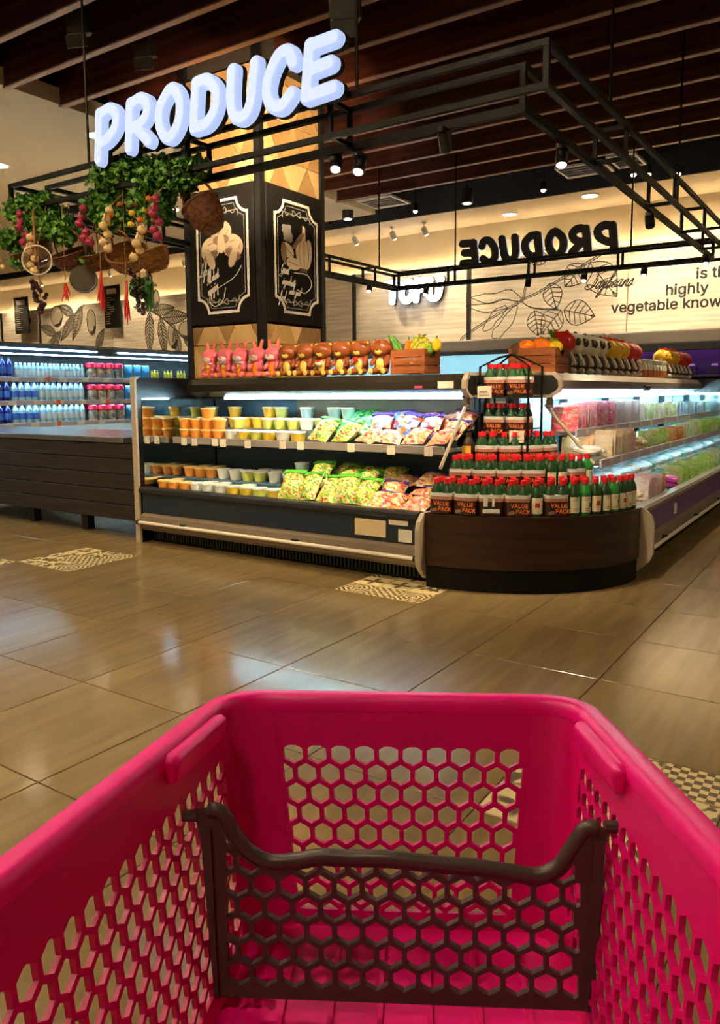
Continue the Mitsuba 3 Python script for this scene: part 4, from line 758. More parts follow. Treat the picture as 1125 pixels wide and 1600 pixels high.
# ------------------------------------------------------------------ bottles on the corner display
mat('green_glass', '#123a1c', .12, coat=1.0); mat('green_bright', '#1f7a30', .12, coat=1.0); mat('red_cap', '#d8202a', .35); mat('cream_label', '#e8e0c4', .5); mat('label_red', '#c8302a', .5); mat('label_green', '#4c8a3a', .5)
mat('sleeve', '#2e120d', .3, coat=.6); mat('sleeve_band', '#b07a6a', .4); mat('sleeve_print', '#f07a3a', .5); mat('brown_glass', '#2a160a', .15, coat=1.0); mat('ochre_label', '#d8a840', .5); mat('film', '#dfe6e2', .15, coat=.8)
BH, BR = .215, .034
bprof = [(BR * .92, 0), (BR, .006), (BR, .125), (BR * .93, .142), (BR * .6, .168), (BR * .42, .182), (BR * .42, .186)]
bot_g, bot_b = P(lathe(bprof, 16), 'green_glass', smooth=40), P(lathe(bprof, 16), 'green_bright', smooth=40)
capm = P(join(lathe([(.0175, .184), (.018, .187), (.018, .211), (.016, .215)], 14)), 'red_cap', smooth=40)
def arc_patch(r, z0, z1, a0, a1, n=8):
    a = np.linspace(a0, a1, n); v = np.vstack([np.stack([r * np.cos(a), r * np.sin(a), np.full(n, z)], 1) for z in (z0, z1)]); f = []
    for i in range(n - 1): f += [[i, i + 1, n + i + 1], [i, n + i + 1, n + i]]
    return v, np.array(f)
F0 = -math.pi / 2
lbl = P(arc_patch(BR * 1.015, .018, .112, F0 - 1.15, F0 + 1.15), 'cream_label', smooth=True)
seal_red = P(arc_patch(BR * 1.03, .055, .082, F0 - .42, F0 + .42), 'label_red', smooth=True); seal_grn = P(arc_patch(BR * 1.03, .05, .078, F0 + .1, F0 + .7), 'label_green', smooth=True)
lines_ = P(join(*[arc_patch(BR * 1.03, z, z + .004, F0 - .6, F0 + .5) for z in (.03, .04, .09, .1)]), 'print_grey', smooth=True)
SING = [[('bottle', bot_g, None, None), ('cap', capm, None, None), ('label', lbl, None, None), ('seal', seal_red, 2, None)], [('bottle', bot_g, None, None), ('cap', capm, None, None), ('label', lbl, None, None), ('print', lines_, 2, None)], [('bottle', bot_b, None, None), ('cap', capm, None, None), ('label', lbl, None, None), ('seal', seal_grn, 2, None), ('print', lines_, 2, None)]]
SW = {0: 'red seal', 1: 'printed lines', 2: 'green mark'}
def stadium(r, d, z0, z1): return ext(LineString([(-d, 0), (d, 0)]).buffer(r, quad_segs=6), z0, z1)
bd = BR + .002
sleeve = P(stadium(BR + .004, bd, .004, .088), 'sleeve', smooth=35); band = P(stadium(BR + .0045, bd, .088, .108), 'sleeve_band', smooth=35); film = P(stadium(BR + .003, bd, .108, .128), 'film', smooth=35)
def flat(s, h, dx, z, rot=0.):
    v, f = vf(meshkit.text_mesh(s, h, .002, bold=True)); v = v * [.95, 1, 1]; c, s_ = math.cos(rot), math.sin(rot); v = np.stack([v[:, 0] * c - v[:, 1] * s_, v[:, 0] * s_ + v[:, 1] * c, v[:, 2]], 1)
    return tf((v, f), fr((dx, -(BR + .004), z), (1, 0, 0), (0, 0, 1), (0, -1, 0)))
value_ = P(flat('VALUE', .024, -.042, .056, -.04), 'sleeve_print'); pack_ = P(flat('PACK', .024, -.012, .022, -.04), 'sleeve_print'); pic = P(tf(ext(unary_union([el(-.03, .025, .014, .011), el(-.045, .022, .011, .01)]), 0, .002), fr((0, -(BR + .004), 0), (1, 0, 0), (0, 0, 1), (0, -1, 0))), 'chalk_brown')
VP = []
for s in (-1, 1): VP.append(('bottle', bot_g, None, mx((s * bd, 0, 0)))); VP.append(('cap', capm, len(VP) - 1, mx((s * bd, 0, 0))))
VP += [('sleeve', sleeve, None, None), ('label_band', band, 4, None), ('wrap', film, None, None), ('lettering', value_, 4, None), ('lettering', pack_, 4, None), ('picture', pic, 4, None)]
back_lbl = P(flat('', .01, 0, 0) if 0 else tf(join(box(-.045, -.02, .06, .11, 0, .002), box(.005, .02, .06, .11, 0, .002), box(-.05, .05, .02, .045, 0, .0015)), fr((0, -(BR + .004), 0), (1, 0, 0), (0, 0, 1), (0, -1, 0))), 'film')
VPB = [p for p in VP[:7]] + [('back_print', back_lbl, 4, None)]
def on_ellipse(a, b, s):
    """a place and a heading (the front of a bottle looks outwards) at the fraction s of the quarter ellipse's length"""
    th = np.linspace(0, np.pi / 2, 200); x, y = a * np.sin(th), -b * np.cos(th); L = np.concatenate([[0], np.cumsum(np.hypot(np.diff(x), np.diff(y)))]); t = np.interp(s * L[-1], L, th)
    n = np.array([math.sin(t) / a, -math.cos(t) / b]); return CX + a * math.sin(t), CY - b * math.cos(t), math.atan2(n[1], n[0]) + math.pi / 2, L[-1]
TN = ('bottom tier', 'second tier', 'third tier')
def display(a, b, z, tier, seq, row, start=0.0):
    L = on_ellipse(a, b, 0)[3]; s = start
    for kind in seq:
        wdt = .152 if kind in 'vb' else .076; x, y, h, _ = on_ellipse(a, b, min(1, (s + wdt / 2) / L)); s += wdt
        if s > L + .02: break
        M = mx((x, y, z), rz=h + rng.uniform(-.1, .1))
        if kind in 'vb': stamp('twin_bottle_pack', VP if kind == 'v' else VPB, M, f'red-capped twin bottle VALUE PACK, {row} row, {TN[tier]} of corner display' if kind == 'v' else f'twin bottle pack turned back outwards, {row} row, {TN[tier]} of corner display', 'bottle pack', f'value packs, {row} row, {TN[tier]}')
        else: stamp('bottle', SING[int(kind)], M, f'green bottle, {SW[int(kind)]} on label, {row} row, {TN[tier]} of corner display', 'bottle', f'single bottles, {row} row, {TN[tier]}')
display(CA - .05, CB - .05, .4625, 0, ['v', 'v', 'b', 'v', '0', 'v', '1', '2', '0', '1', '2', '0', '1', '1', '2'], 'front', .01)
display(CA - .135, CB - .135, .4625, 0, ['v', 'v', 'v', 'v', 'v', '1', '0', '2', '1', '2', '0'], 'middle', .0)
display(CA - .215, CB - .225, .4625, 0, ['v', 'v', 'v', 'v', '0', '1', '2', '1'], 'back', .03)
display(.75, .61, .5855, 1, ['v', 'v', 'v', 'v', '0', '1', 'v', '2'], 'front', .01); display(.665, .525, .5855, 1, ['v', 'v', 'v', 'v', 'v', '1'], 'middle', .0); display(.59, .455, .5855, 1, ['v', 'v', 'v', 'v'], 'back', .02)
display(.47, .37, .7205, 2, ['v', 'v', 'v', 'v', '2'], 'front', .07); display(.38, .28, .7205, 2, ['v', 'v', 'v'], 'middle', .05)
# brown bottle at the left of the third tier
stamp('sauce_bottle', [('bottle', P(lathe([(r * 1.25, z) for r, z in bprof], 16), 'brown_glass', smooth=40), None, None), ('cap', P(lathe([(.018, .185), (.018, .21)], 12), 'brown_glass', smooth=40), None, None), ('label', P(arc_patch(BR * 1.28, .01, .125, F0 - .9, F0 + .9), 'ochre_label', smooth=True), None, None)], mx((CX + .03, CY - .375, .7205), rz=-.1), 'dark brown bottle with an ochre label at the left end of the third tier', 'bottle')
# black wire rack with two shelves of packs
rk = thing('wire_rack', 'black wire rack holding two shelves of value packs above the corner display', 'rack')
RX0, RX1, RY0, RY1 = -2.20, -1.86, 4.70, 4.94
for x in (RX0, RX1):
    for y in (RY0, RY1): put('leg', tube([(x, y, .7205), (x, y, 1.36), ((RX0 + RX1) / 2 + (x - (RX0 + RX1) / 2) * .35, (y + 4.82) / 2, 1.42), ((RX0 + RX1) / 2, 4.82, 1.44)], .007, 6), 'metal_black', rk, smooth=40)
for z in (.905, 1.165):
    s = put('shelf', cbox(RX0, RX1, RY0, RY1, z - .01, z, .002), 'black', rk); put('rail', tube([(RX0, RY0, z + .05), (RX1, RY0, z + .05)], .004, 6), 'metal_black', s); put('rail', tube([(RX1, RY0, z + .05), (RX1, RY1, z + .05)], .004, 6), 'metal_black', s)
    put('card', tf(cbox(-.05, .05, -.002, .002, -.04, .04, .001), mx((-2.16 if z > 1 else -1.93, RY0 - .012, z + (.03 if z > 1 else .0)), rz=.1)), 'paper', s, label='white price card')
    put('card_print', tf(join(box(-.035, .02, -.0035, -.0025, -.005, .008), box(-.035, .035, -.0035, -.0025, -.025, -.02)), mx((-2.16 if z > 1 else -1.93, RY0 - .012, z + (.03 if z > 1 else .0)), rz=.1)), 'print_grey', s)
for z, n in ((.906, 'lower'), (1.166, 'upper')):
    for j, y in enumerate((4.75, 4.84)):
        for i, x in enumerate((-2.115, -1.955)): stamp('twin_bottle_pack', VP, mx((x, y, z), rz=.08), f'red-capped twin bottle VALUE PACK, {("front", "back")[j]} row, {n} wire rack shelf', 'bottle pack', f'value packs on the {n} rack shelf, {("front", "back")[j]} row')
# ------------------------------------------------------------------ toy jars and crates on the fridge tops
for n, c in (('bear_brown', '#7c3c1a'), ('bear_yellow', '#ecd066'), ('bunny_pink', '#ee7486'), ('bunny_white', '#f6e4d8'), ('bunny_orange', '#f08a24'), ('toy_white', '#ece6d6'), ('toy_yellow', '#f0b818'), ('toy_red', '#d8281c'), ('toy_dark', '#2a1a14')): mat(n, c, .35, coat=.5)
mat('jar_glass', '#cfcfc0', .15, coat=.8); mat('brown_drink', '#9a5a30', .3)
def bl(c, s, m, sub=2): return P(ball(c, s, sub), m, smooth=True)
def limb(a, b, r0, r1, m): return P(hull(np.vstack([ball(a, r0, 1)[0], ball(b, r1, 1)[0]])), m, smooth=50)
def toy(col, belly, muzzle, ears, outfit=None):
    p = [('body', bl((0, 0, .075), (.058, .05, .075), col), None, None), ('belly', bl((0, -.018, .075), (.042, .038, .055), belly), 0, None), ('head', bl((0, -.004, .19), (.084, .07, .066), col), None, None)]
    p += [('muzzle', bl((0, -.052, .168), muzzle, 'bunny_white' if ears == 'long' else 'bear_yellow'), 2, None), ('nose', bl((0, -.052 - muzzle[1] * .95, .175), (.008, .006, .006), 'bear_brown' if ears == 'long' else 'toy_dark', 1), 2, None)]
    for s in (-1, 1):
        p += [('eye', bl((s * .034, -.058, .196), (.0075, .006, .009), 'toy_dark', 1), 2, None), ('arm', limb((s * .05, -.01, .125), (s * .062, -.045, .08), .02, .017, col), None, None), ('leg', limb((s * .035, -.02, .03), (s * .048, -.062, .024), .026, .023, col), None, None), ('foot', bl((s * .05, -.083, .026), (.02, .01, .022), belly), None, None)]
        if ears == 'long': p += [('ear', limb((s * .03, 0, .235), (s * .052, .004, .305), .016, .013, col), 2, None), ('inner_ear', limb((s * .031, -.012, .24), (s * .051, -.008, .3), .009, .006, 'bunny_orange'), 2, None)]
        else: p += [('ear', bl((s * .062, .004, .235), (.022, .016, .022), col), 2, None), ('inner_ear', bl((s * .062, -.008, .235), (.013, .009, .013), 'bear_yellow', 1), 2, None)]
    if outfit == 'scarf': p += [('collar', P(lathe([(.05, .118), (.058, .124), (.052, .138)], 14), 'bluebag', smooth=40), None, None), ('toy_flower', bl((.02, -.062, .1), (.02, .01, .018), 'bear_yellow', 1), 0, None)]
    if outfit == 'bowl': p += [('bowl', bl((0, -.07, .095), (.036, .016, .022), 'bunny_white', 1), None, None), ('fruit', bl((0, -.074, .11), (.024, .014, .012), 'toy_red', 1), None, None)]
    if outfit == 'flower': p += [('flower', bl((0, -.07, .115), (.02, .012, .02), 'toy_red', 1), None, None)]
    return p
BUN = [toy('bunny_pink', 'bunny_orange', (.05, .026, .03), 'long', o) for o in ('scarf', None)]
BEA = {o: toy('bear_brown', 'bear_yellow', (.034, .022, .025), 'round', o) for o in (None, 'bowl', 'flower')}
for i, x in enumerate((-4.80, -4.62, -4.445, -4.265, -4.09)):
    stamp('toy_rabbit', BUN[0 if i < 3 else 1], mx((x, 4.83, 1.326), rz=rng.uniform(-.12, .2), s=.98), f'pink toy rabbit{" with patterned collar" if i < 3 else ""}, orange belly, {ORD[i]} from the left among the toys', 'toy', 'pink toy rabbits on the dark fridge')
for i, (x, o) in enumerate(((-3.935, None), (-3.76, None), (-3.585, 'bowl'), (-3.41, None), (-3.235, 'flower'), (-3.05, None))):
    stamp('toy_bear', BEA[o], mx((x, 4.83, 1.326), rz=rng.uniform(-.1, .2), s=1.02), f'brown toy bear jar with yellow belly{ {None: "", "bowl": " holding a bowl", "flower": " with a red flower"}[o]}, {ORD[i]} bear from the left', 'toy', 'brown toy bears on the dark fridge')
# toy jars along the right fridge, facing +x
def jar_toy(col, eyes, crest=None, glass=False):
    p = [('body', bl((0, 0, .07), (.06, .055, .07), 'sleeve' if col != 'toy_white' else 'toy_dark'), None, None), ('head', bl((0, 0, .185), (.088, .075, .07), col), None, None)]
    for s in (-1, 1):
        p += [('arm', limb((s * .058, -.01, .125), (s * .068, -.045, .06), .015, .012, 'toy_white'), None, None), ('foot', bl((s * .045, -.04, .02), (.017, .03, .018), 'toy_white', 1), None, None), ('eye', bl((s * .032, -.066, .195), (.021, .014, .026) if eyes else (.007, .006, .008), 'toy_dark', 1), 1, None)]
        if crest is None: p.append(('ear', bl((s * .05, .01, .25), (.016, .012, .016), 'toy_dark' if col == 'toy_white' else col, 1), 1, None))
    if crest: p.append(('crest', P(join(*[ball((0, y, .252), (.012, .018, .016), 1) for y in (-.03, 0, .03)]), crest, smooth=True), 1, None))
    if eyes: p.append(('eye_glint', bl((.036, -.077, .203), (.005, .004, .006), 'toy_white', 1), 1, None))
    return p
JT = {'white': jar_toy('toy_white', True), 'yellow': jar_toy('toy_yellow', False, 'toy_red'), 'red': jar_toy('toy_red', False)}
gj = [('jar', P(lathe([(.05, 0), (.055, .01), (.055, .1), (.04, .125)], 14), 'brown_drink', smooth=40), None, None), ('upper', P(lathe([(.0555, .07), (.056, .1), (.045, .125), (.045, .14)], 14), 'jar_glass', smooth=40), None, None), ('lid', P(lathe([(.05, .14), (.05, .165), (.04, .172)], 14), 'jar_glass', smooth=40), None, None)]
seq = [('red', 5.52), ('white', 5.73), ('white', 5.94), ('white', 6.15), ('white', 6.36), ('yellow', 6.58), ('yellow', 6.79), ('yellow', 7.0), ('red', 7.22), ('red', 7.43), ('yellow', 8.66), ('yellow', 8.88), ('yellow', 9.1), ('red', 9.3), ('red', 9.5), ('red', 9.7)]
for i, (c, y) in enumerate(seq):
    w_ = {'white': 'white big-eyed toy jar', 'yellow': 'yellow red-crested toy jar', 'red': 'red white-limbed toy jar'}[c]
    stamp('toy_jar', JT[c], mx((-1.93, y, 1.326), rz=math.pi / 2 - .35 + rng.uniform(-.1, .1), s=1.2), f'{w_}, {ORD[i]} from the left along the right fridge', 'toy', 'toy jars on the right fridge')
for i, y in enumerate(np.arange(7.66, 8.52, .12)): stamp('drink_jar', gj, mx((-1.9, y, 1.326)), f'small glass jar of brown drink on the right fridge, {ORD[i]} from the left', 'jar', 'glass jars between the toys')
# crates of fruit
mat('crate_wood', wood('#6a3416', '#8e4e24', 3, 3, 30), .5); mat('leaf_green', '#4f8f22', .5); mat('leaf_dark', '#2c5a1c', .5); mat('carrot', '#ee7a1e', .4); mat('cucumber', '#4c8a2a', .4); mat('tomato', '#d8341c', .3, coat=.4); mat('pepper_yellow', '#f2cf1c', .3, coat=.5); mat('orange_fruit', '#f07c16', .4); mat('coconut', '#4a2a18', .8)
mat('pineapple', mikit.proc(lambda p, n, uv: mix(lin('#e8c23a').tolist(), lin('#7a8a20').tolist(), smoothstep(.35, .6, voronoi((p.x + p.y) * 55, p.z * 55)[0]))), .6)
def crate(x0, x1, y0, y1, z, label, h=.175):
    t = thing('wooden_crate', label, 'crate', None)
    for k in range(3):
        a = z + .004 + k * h / 3
        put('slat', cbox(x0, x1, y0, y0 + .012, a, a + h / 3 - .004, .002), 'crate_wood', t); put('slat', cbox(x0, x1, y1 - .012, y1, a, a + h / 3 - .004, .002), 'crate_wood', t)
        put('slat', cbox(x0, x0 + .012, y0 + .012, y1 - .012, a, a + h / 3 - .004, .002), 'crate_wood', t)
        if k < 2: put('slat', cbox(x1 - .012, x1, y0 + .012, y1 - .012, a, a + h / 3 - .004, .002), 'crate_wood', t)
    put('slat', join(cbox(x1 - .012, x1, y0 + .012, (y0 + y1) / 2 - .04, z + h * .67, z + h, .002)), 'crate_wood', t); put('slat', cbox(x1 - .012, x1, (y0 + y1) / 2 + .04, y1 - .012, z + h * .67, z + h, .002), 'crate_wood', t); put('slat', cbox(x1 - .012, x1, (y0 + y1) / 2 - .04, (y0 + y1) / 2 + .04, z + h * .9, z + h, .002), 'crate_wood', t)
    for x in (x0, x1 - .03): put('corner_post', cbox(x, x + .03, y0 - .006, y0, z, z + h, .002), 'crate_wood', t)
    put('floor_board', box(x0 + .01, x1 - .01, y0 + .01, y1 - .01, z + .002, z + .012), 'crate_wood', t); put('filling', box(x0 + .012, x1 - .012, y0 + .012, y1 - .012, z + .012, z + h * .8), 'coconut', t, label='dark packing')
    return t
CZ = 1.326
c1 = crate(-2.925, -2.645, 4.75, 4.98, CZ, 'brown wooden crate of fruit and vegetables on the dark fridge beside the bears')
mC = fr((-2.85, 4.744, CZ + .098), (1, 0, 0), (0, 0, 1)); v_, f_ = vf(meshkit.text_mesh('ECUSAME', .018, .0015)); put('stencil', (v_, f_), 'chalk_dim', c1, fr((-2.84, 4.75, CZ + .105), (1, 0, 0), (0, 0, 1), (0, -1, 0)), label='faded white stencilled letters'); put('stencil', vf(meshkit.text_mesh('No.1', .014, .0015)), 'chalk_dim', c1, fr((-2.77, 4.75, CZ + .072), (1, 0, 0), (0, 0, 1), (0, -1, 0)))
FZ = CZ + .15
def fruit(name, mesh, m, label, cat, smooth=True, parts=()):
    k = put(name, mesh, m, smooth=smooth, label=label, cat=cat)
    for pn, pm, mm in parts: put(pn, pm, mm, parent=k, smooth=30)
def leaves(c, n, L, W, up, seed, spread=.5):
    r = np.random.default_rng(seed); out = []
    for i in range(n):
        a = 2 * math.pi * i / n + r.uniform(-.2, .2); d = np.array([math.cos(a) * spread, math.sin(a) * spread, up]); d /= np.linalg.norm(d); s = np.cross(d, [0, 0, 1.]); s /= np.linalg.norm(s) + 1e-9
        b = np.asarray(c); out.append(hull([b - s * W * .6, b + s * W * .6, b + d * L * .5 + s * W, b + d * L * .5 - s * W, b + d * L, b + d * L * .5 + np.cross(s, d) * .003]))
    return join(*out)
fruit('pineapple', ball((-2.735, 4.85, FZ + .04), (.075, .07, .085), 3), 'pineapple', 'yellow-green pineapple rising from the crate beside the bears', 'pineapple', parts=(('crown', leaves((-2.735, 4.87, FZ + .11), 9, .05, .008, .6, 4, 1.0), 'leaf_dark'),))
fruit('yellow_pepper', join(ball((-2.635, 4.9, FZ + .055), (.034, .034, .048), 2)), 'pepper_yellow', 'yellow pepper at the right end of the crate beside the bears', 'pepper', parts=(('stalk', tube([(-2.635, 4.9, FZ + .1), (-2.63, 4.9, FZ + .12)], .006, 6), 'leaf_green'),))
fruit('green_pepper', ball((-2.655, 4.82, FZ + .012), (.032, .03, .034), 2), 'cucumber', 'small green pepper in front of the yellow pepper in the crate', 'pepper', parts=(('stalk', tube([(-2.655, 4.82, FZ + .044), (-2.65, 4.82, FZ + .06)], .005, 6), 'leaf_green'),))
for i, (x, dx) in enumerate(((-2.83, -.01), (-2.82, .015), (-2.805, .03))): fruit('carrot', tube([(x, 4.80, FZ - .03), (x + dx, 4.83, FZ + .04), (x + dx * 1.6, 4.86, FZ + .085)], [.008, .017, .021], 10), 'carrot', f'orange carrot standing left of the pineapple, {ORD[i]} from the left', 'carrot', parts=(('tops', leaves((x + dx * 1.6, 4.865, FZ + .095), 5, .035, .004, 1, i), 'leaf_green'),))
for i, (x, d) in enumerate(((-2.87, .1), (-2.855, .07), (-2.885, .075))): fruit('cucumber', tube([(x, 4.80, FZ - .03), (x - d * .45, 4.80, FZ + .06), (x - d, 4.79, FZ + .125)], [.012, .015, .007], 10), 'cucumber', f'long green cucumber leaning out of the left side of the crate, {ORD[i]} of three', 'cucumber', parts=(('tip', ball((x - d, 4.79, FZ + .126), (.006, .006, .008), 1), 'leaf_dark'),))
fruit('avocado', ball((-2.815, 4.92, FZ + .045), (.035, .035, .042), 2), 'leaf_dark', 'dark green avocado at the back of the crate beside the bears', 'avocado')
for i, x in enumerate((-2.90, -2.80, -2.66)): fruit('tomato', ball((x, 4.785, FZ + .004), (.02, .02, .018), 2), 'tomato', f'small red tomato at the front of the crate beside the bears, {ORD[i]} from the left', 'tomato')
c2 = crate(-2.17, -1.83, 5.10, 5.38, CZ, 'brown wooden crate with oranges on the corner of the right fridge, behind the wire rack', .17)
for i, (x, y, z, r) in enumerate(((-2.06, 5.16, .03, .06), (-1.95, 5.17, .035, .058), (-2.0, 5.27, .05, .06), (-2.1, 5.28, .04, .058))): fruit('orange', ball((x, y, FZ + z), (r, r, r * .9), 2), 'orange_fruit', f'large orange in the crate behind the wire rack, {ORD[i]} of four', 'orange', parts=(('stalk', tube([(x, y, FZ + z + r * .85), (x, y, FZ + z + r)], .006, 6), 'leaf_dark'),))
fruit('yellow_pepper', ball((-1.865, 5.2, FZ + .025), (.05, .045, .042), 2), 'pepper_yellow', 'yellow pepper at the right end of the crate behind the wire rack', 'pepper', parts=(('stalk', tube([(-1.865, 5.2, FZ + .065), (-1.86, 5.2, FZ + .085)], .006, 6), 'leaf_green'),))
fruit('pineapple', ball((-1.93, 5.31, FZ + .03), (.06, .06, .07), 3), 'pineapple', 'pineapple with a green crown in the crate behind the wire rack', 'pineapple', parts=(('crown', leaves((-1.93, 5.31, FZ + .09), 10, .08, .009, 1.3, 9, .8), 'leaf_green'),))
fruit('coconut', ball((-2.125, 5.14, FZ + .005), (.05, .05, .055), 2), 'coconut', 'dark brown coconut at the left of the crate behind the wire rack', 'coconut', smooth=False)

# ------------------------------------------------------------------ garlands of vegetables on the near left corner of the frame
mat('ivy', '#2f5c22', .5); mat('ivy_light', '#5c8a34', .5); mat('onion_red', '#8e2440', .35, coat=.3); mat('garlic', '#e2c690', .45); mat('chilli', '#c01c14', .3, coat=.4); mat('wicker', wood('#3a1a0a', '#6a3a1a', 60, 60, 60), .7); mat('burlap', wood('#6a4020', '#96622e', 50, 50, 70), .8); mat('grape', '#2e0c18', .3, coat=.4); mat('twine', '#8a6a3c', .8); scene['mat_bowl_glass'] = {'type': 'thindielectric', 'int_ior': 1.9}
for v in ('ivy', 'ivy_light'): scene['mat_' + v] = {'type': 'twosided', 'bsdf': {'type': 'principled', 'base_color': rgb('#2f6020' if v == 'ivy' else '#5c8c34'), 'roughness': .5, 'specular': .4}}
def foliage(c, r, seed, n):
    g = np.random.default_rng(seed); vs, fs = [], []
    for i in range(n):
        d = g.normal(size=3); d /= np.linalg.norm(d); p = np.asarray(c) + d * np.array([r, r * .75, r * .7]) * g.uniform(.25, 1) ** .6
        a = g.normal(size=3); a[2] -= .4; a /= np.linalg.norm(a); b = np.cross(a, g.normal(size=3)); b /= np.linalg.norm(b); nn = np.cross(a, b); L, W = g.uniform(.03, .05), g.uniform(.016, .026)
        k = len(vs) * 1; o = sum(len(x) for x in vs)
        vs.append(np.array([p, p + a * L * .35 + b * W + nn * .006, p + a * L * .55 + b * W * .5, p + a * L * .6 + b * W * .9, p + a * L, p + a * L * .6 - b * W * .9, p + a * L * .55 - b * W * .5, p + a * L * .35 - b * W + nn * .006, p + a * L * .5 - nn * .004]))
        fs.append(np.array([[8, j, (j + 1) % 8] for j in range(8)]) + o)
    return np.vstack(vs), np.vstack(fs)
FOLI = [((-5.59, 2.56), .17), ((-5.33, 2.55), .15), ((-5.473, 2.42), .15), ((-5.82, 2.36), .12), ((-5.231, 2.42), .16), ((-5.10, 2.33), .13), ((-4.52, 2.62), .2), ((-4.34, 2.66), .16), ((-4.652, 2.47), .18), ((-4.512, 2.36), .16), ((-4.06, 2.58), .19), ((-3.90, 2.52), .15), ((-4.15, 2.44), .17), ((-4.08, 2.36), .14), ((-3.741, 2.57), .13), ((-5.652, 2.2), .1), ((-4.80, 2.1), .05)]
WHERE = ['at the left corner of the frame', 'left of the glass bowl', 'above the first red onion string', 'at the left picture edge', 'behind the glass bowl', 'above the steel pan', 'below the first sign letter', 'below the letter R of the sign', 'above the second red onion string', 'behind the middle garlic string', 'in front of the pillar edge', 'near the third red onion string', 'between the two middle garlic strings', 'behind the right garlic string', 'above the wicker cone', 'low at the left picture edge', 'just right of the steel pan']
for i, ((p, r), wh) in enumerate(zip(FOLI, WHERE)):
    c = (p[0], 3.66, p[1] + .07); n = int(40 + 900 * r ** 1.2 * 2.6)
    t = thing('leafy_plant', f'hanging bunch of dark green leaves {wh}', 'plant', None)
    put('leaves', foliage(c, r, 40 + i, n), 'ivy', t, kind='stuff', label='dark green leaves'); put('pale_leaves', foliage((c[0], 3.61, c[2] - .01), r * .92, 80 + i, n // 3), 'ivy_light', t, kind='stuff', label='lighter green leaves')
    put('stem', tube(smoothline([(c[0], 3.69, 2.61), (c[0] + .01, 3.70, c[2] + r * .3), (c[0] - .01, 3.70, c[2] - r * .7)], 4), .006, 6), 'twine', t)
BULB = {m: P(join(ball((0, 0, 0), (.031, .031, .027), 2), lathe([(.012, .022), (.005, .04)], 8)), m, smooth=50) for m in ('onion_red', 'garlic')}
def garland(name, m, pts, nb, y, label, cat, twist=.02):
    t = thing(name, label, cat, None); q = smoothline([(x, y, z) for x, z in pts], 8); L = np.concatenate([[0], np.cumsum(np.linalg.norm(np.diff(q, axis=0), axis=1))])
    put('twine', tube(smoothline([(pts[0][0], 3.67, 2.62), tuple(q[0]), tuple(q[len(q) // 2]), tuple(q[-1])], 4), .004, 5), 'twine', t)
    for k in range(nb):
        s = L[-1] * k / (nb - 1); c = [np.interp(s, L, q[:, j]) for j in range(3)]; a = k * 2.4
        put('bulb', BULB[m], parent=t, M=mx((c[0] + twist * math.cos(a), c[1] + twist * math.sin(a), c[2]), rx=.4 * math.sin(a), ry=.5 * math.cos(a), s=rng.uniform(.88, 1.05)))
RED_ = [[(-5.447, 2.549), (-5.421, 2.474), (-5.396, 2.39), (-5.357, 2.286)], [(-4.691, 2.487), (-4.697, 2.408), (-4.675, 2.316), (-4.616, 2.248)], [(-3.948, 2.446), (-3.94, 2.355), (-3.932, 2.272), (-3.929, 2.206)]]
GAR_ = [[(-5.71, 2.491), (-5.746, 2.397), (-5.74, 2.289), (-5.68, 2.184)], [(-5.296, 2.357), (-5.28, 2.265), (-5.271, 2.184), (-5.254, 2.107)], [(-4.386, 2.43), (-4.411, 2.348), (-4.424, 2.263), (-4.402, 2.178)], [(-4.071, 2.264), (-4.081, 2.195), (-4.11, 2.135), (-4.118, 2.098)]]
for i, (l, wh) in enumerate(zip(RED_, ('beside the glass bowl', 'right of the steel pan', 'nearest the pillar'))): garland('onion_string', 'onion_red', l, 6, 3.5, f'hanging string of red onions {wh}', 'onion string')
for i, (l, wh) in enumerate(zip(GAR_, ('at the left picture edge', 'in front of the glass bowl', 'below the letters P and R', 'nearest the pillar'))): garland('garlic_string', 'garlic', l, (7, 6, 6, 5)[i], 3.48, f'hanging string of pale garlic bulbs {wh}', 'garlic string')
def chillies(x, z, n, L, label):
    t = thing('chilli_bunch', label, 'chilli bunch'); g = np.random.default_rng(int(abs(x) * 100)); put('twine', tube([(x, 3.6, 2.6), (x, 3.6, z)], .003, 5), 'twine', t)
    for k in range(n):
        a = g.uniform(0, 6.3); zz = z - g.uniform(0, L * .6); d = g.uniform(.01, .035)
        put('chilli', tube([(x, 3.6, zz), (x + d * math.cos(a) * .6, 3.6 + d * math.sin(a) * .6, zz - L * .25), (x + d * math.cos(a), 3.6 + d * math.sin(a), zz - L * .5)], [.009, .008, .002], 6), 'chilli', t, smooth=40)
chillies(-5.05, 2.04, 5, .16, 'small bunch of red chillies below the glass bowl'); chillies(-4.64, 2.07, 12, .28, 'long bunch of red chillies right of the steel pan'); chillies(-4.37, 2.0, 8, .30, 'bunch of red chillies left of the dark berry bunch')
def cluster(x, z, n, L, r, m, label, leafy=False):
    t = thing('berry_bunch', label, 'berry bunch'); g = np.random.default_rng(int(abs(x) * 77)); put('stem', tube([(x, 3.62, 2.6), (x, 3.62, z - L * .5)], .004, 5), 'twine', t)
    for k in range(n):
        f_ = k / n; a = g.uniform(0, 6.3); rad = .055 * (1 - f_) + .012; put('berry', ball((x + rad * math.cos(a), 3.62 + rad * math.sin(a), z - f_ * L), r, 1), m, t, smooth=True)
    if leafy: put('leaves', foliage((x + .01, 3.63, z - .12), .1, 5, 90), 'ivy', t, kind='stuff')
cluster(-5.40, 2.06, 26, .24, .017, 'grape', 'dark red grape bunch below the glass bowl'); cluster(-4.25, 2.04, 28, .3, .016, 'grape', 'dark berry bunch with green leaves at the bottom of the middle garland', True)
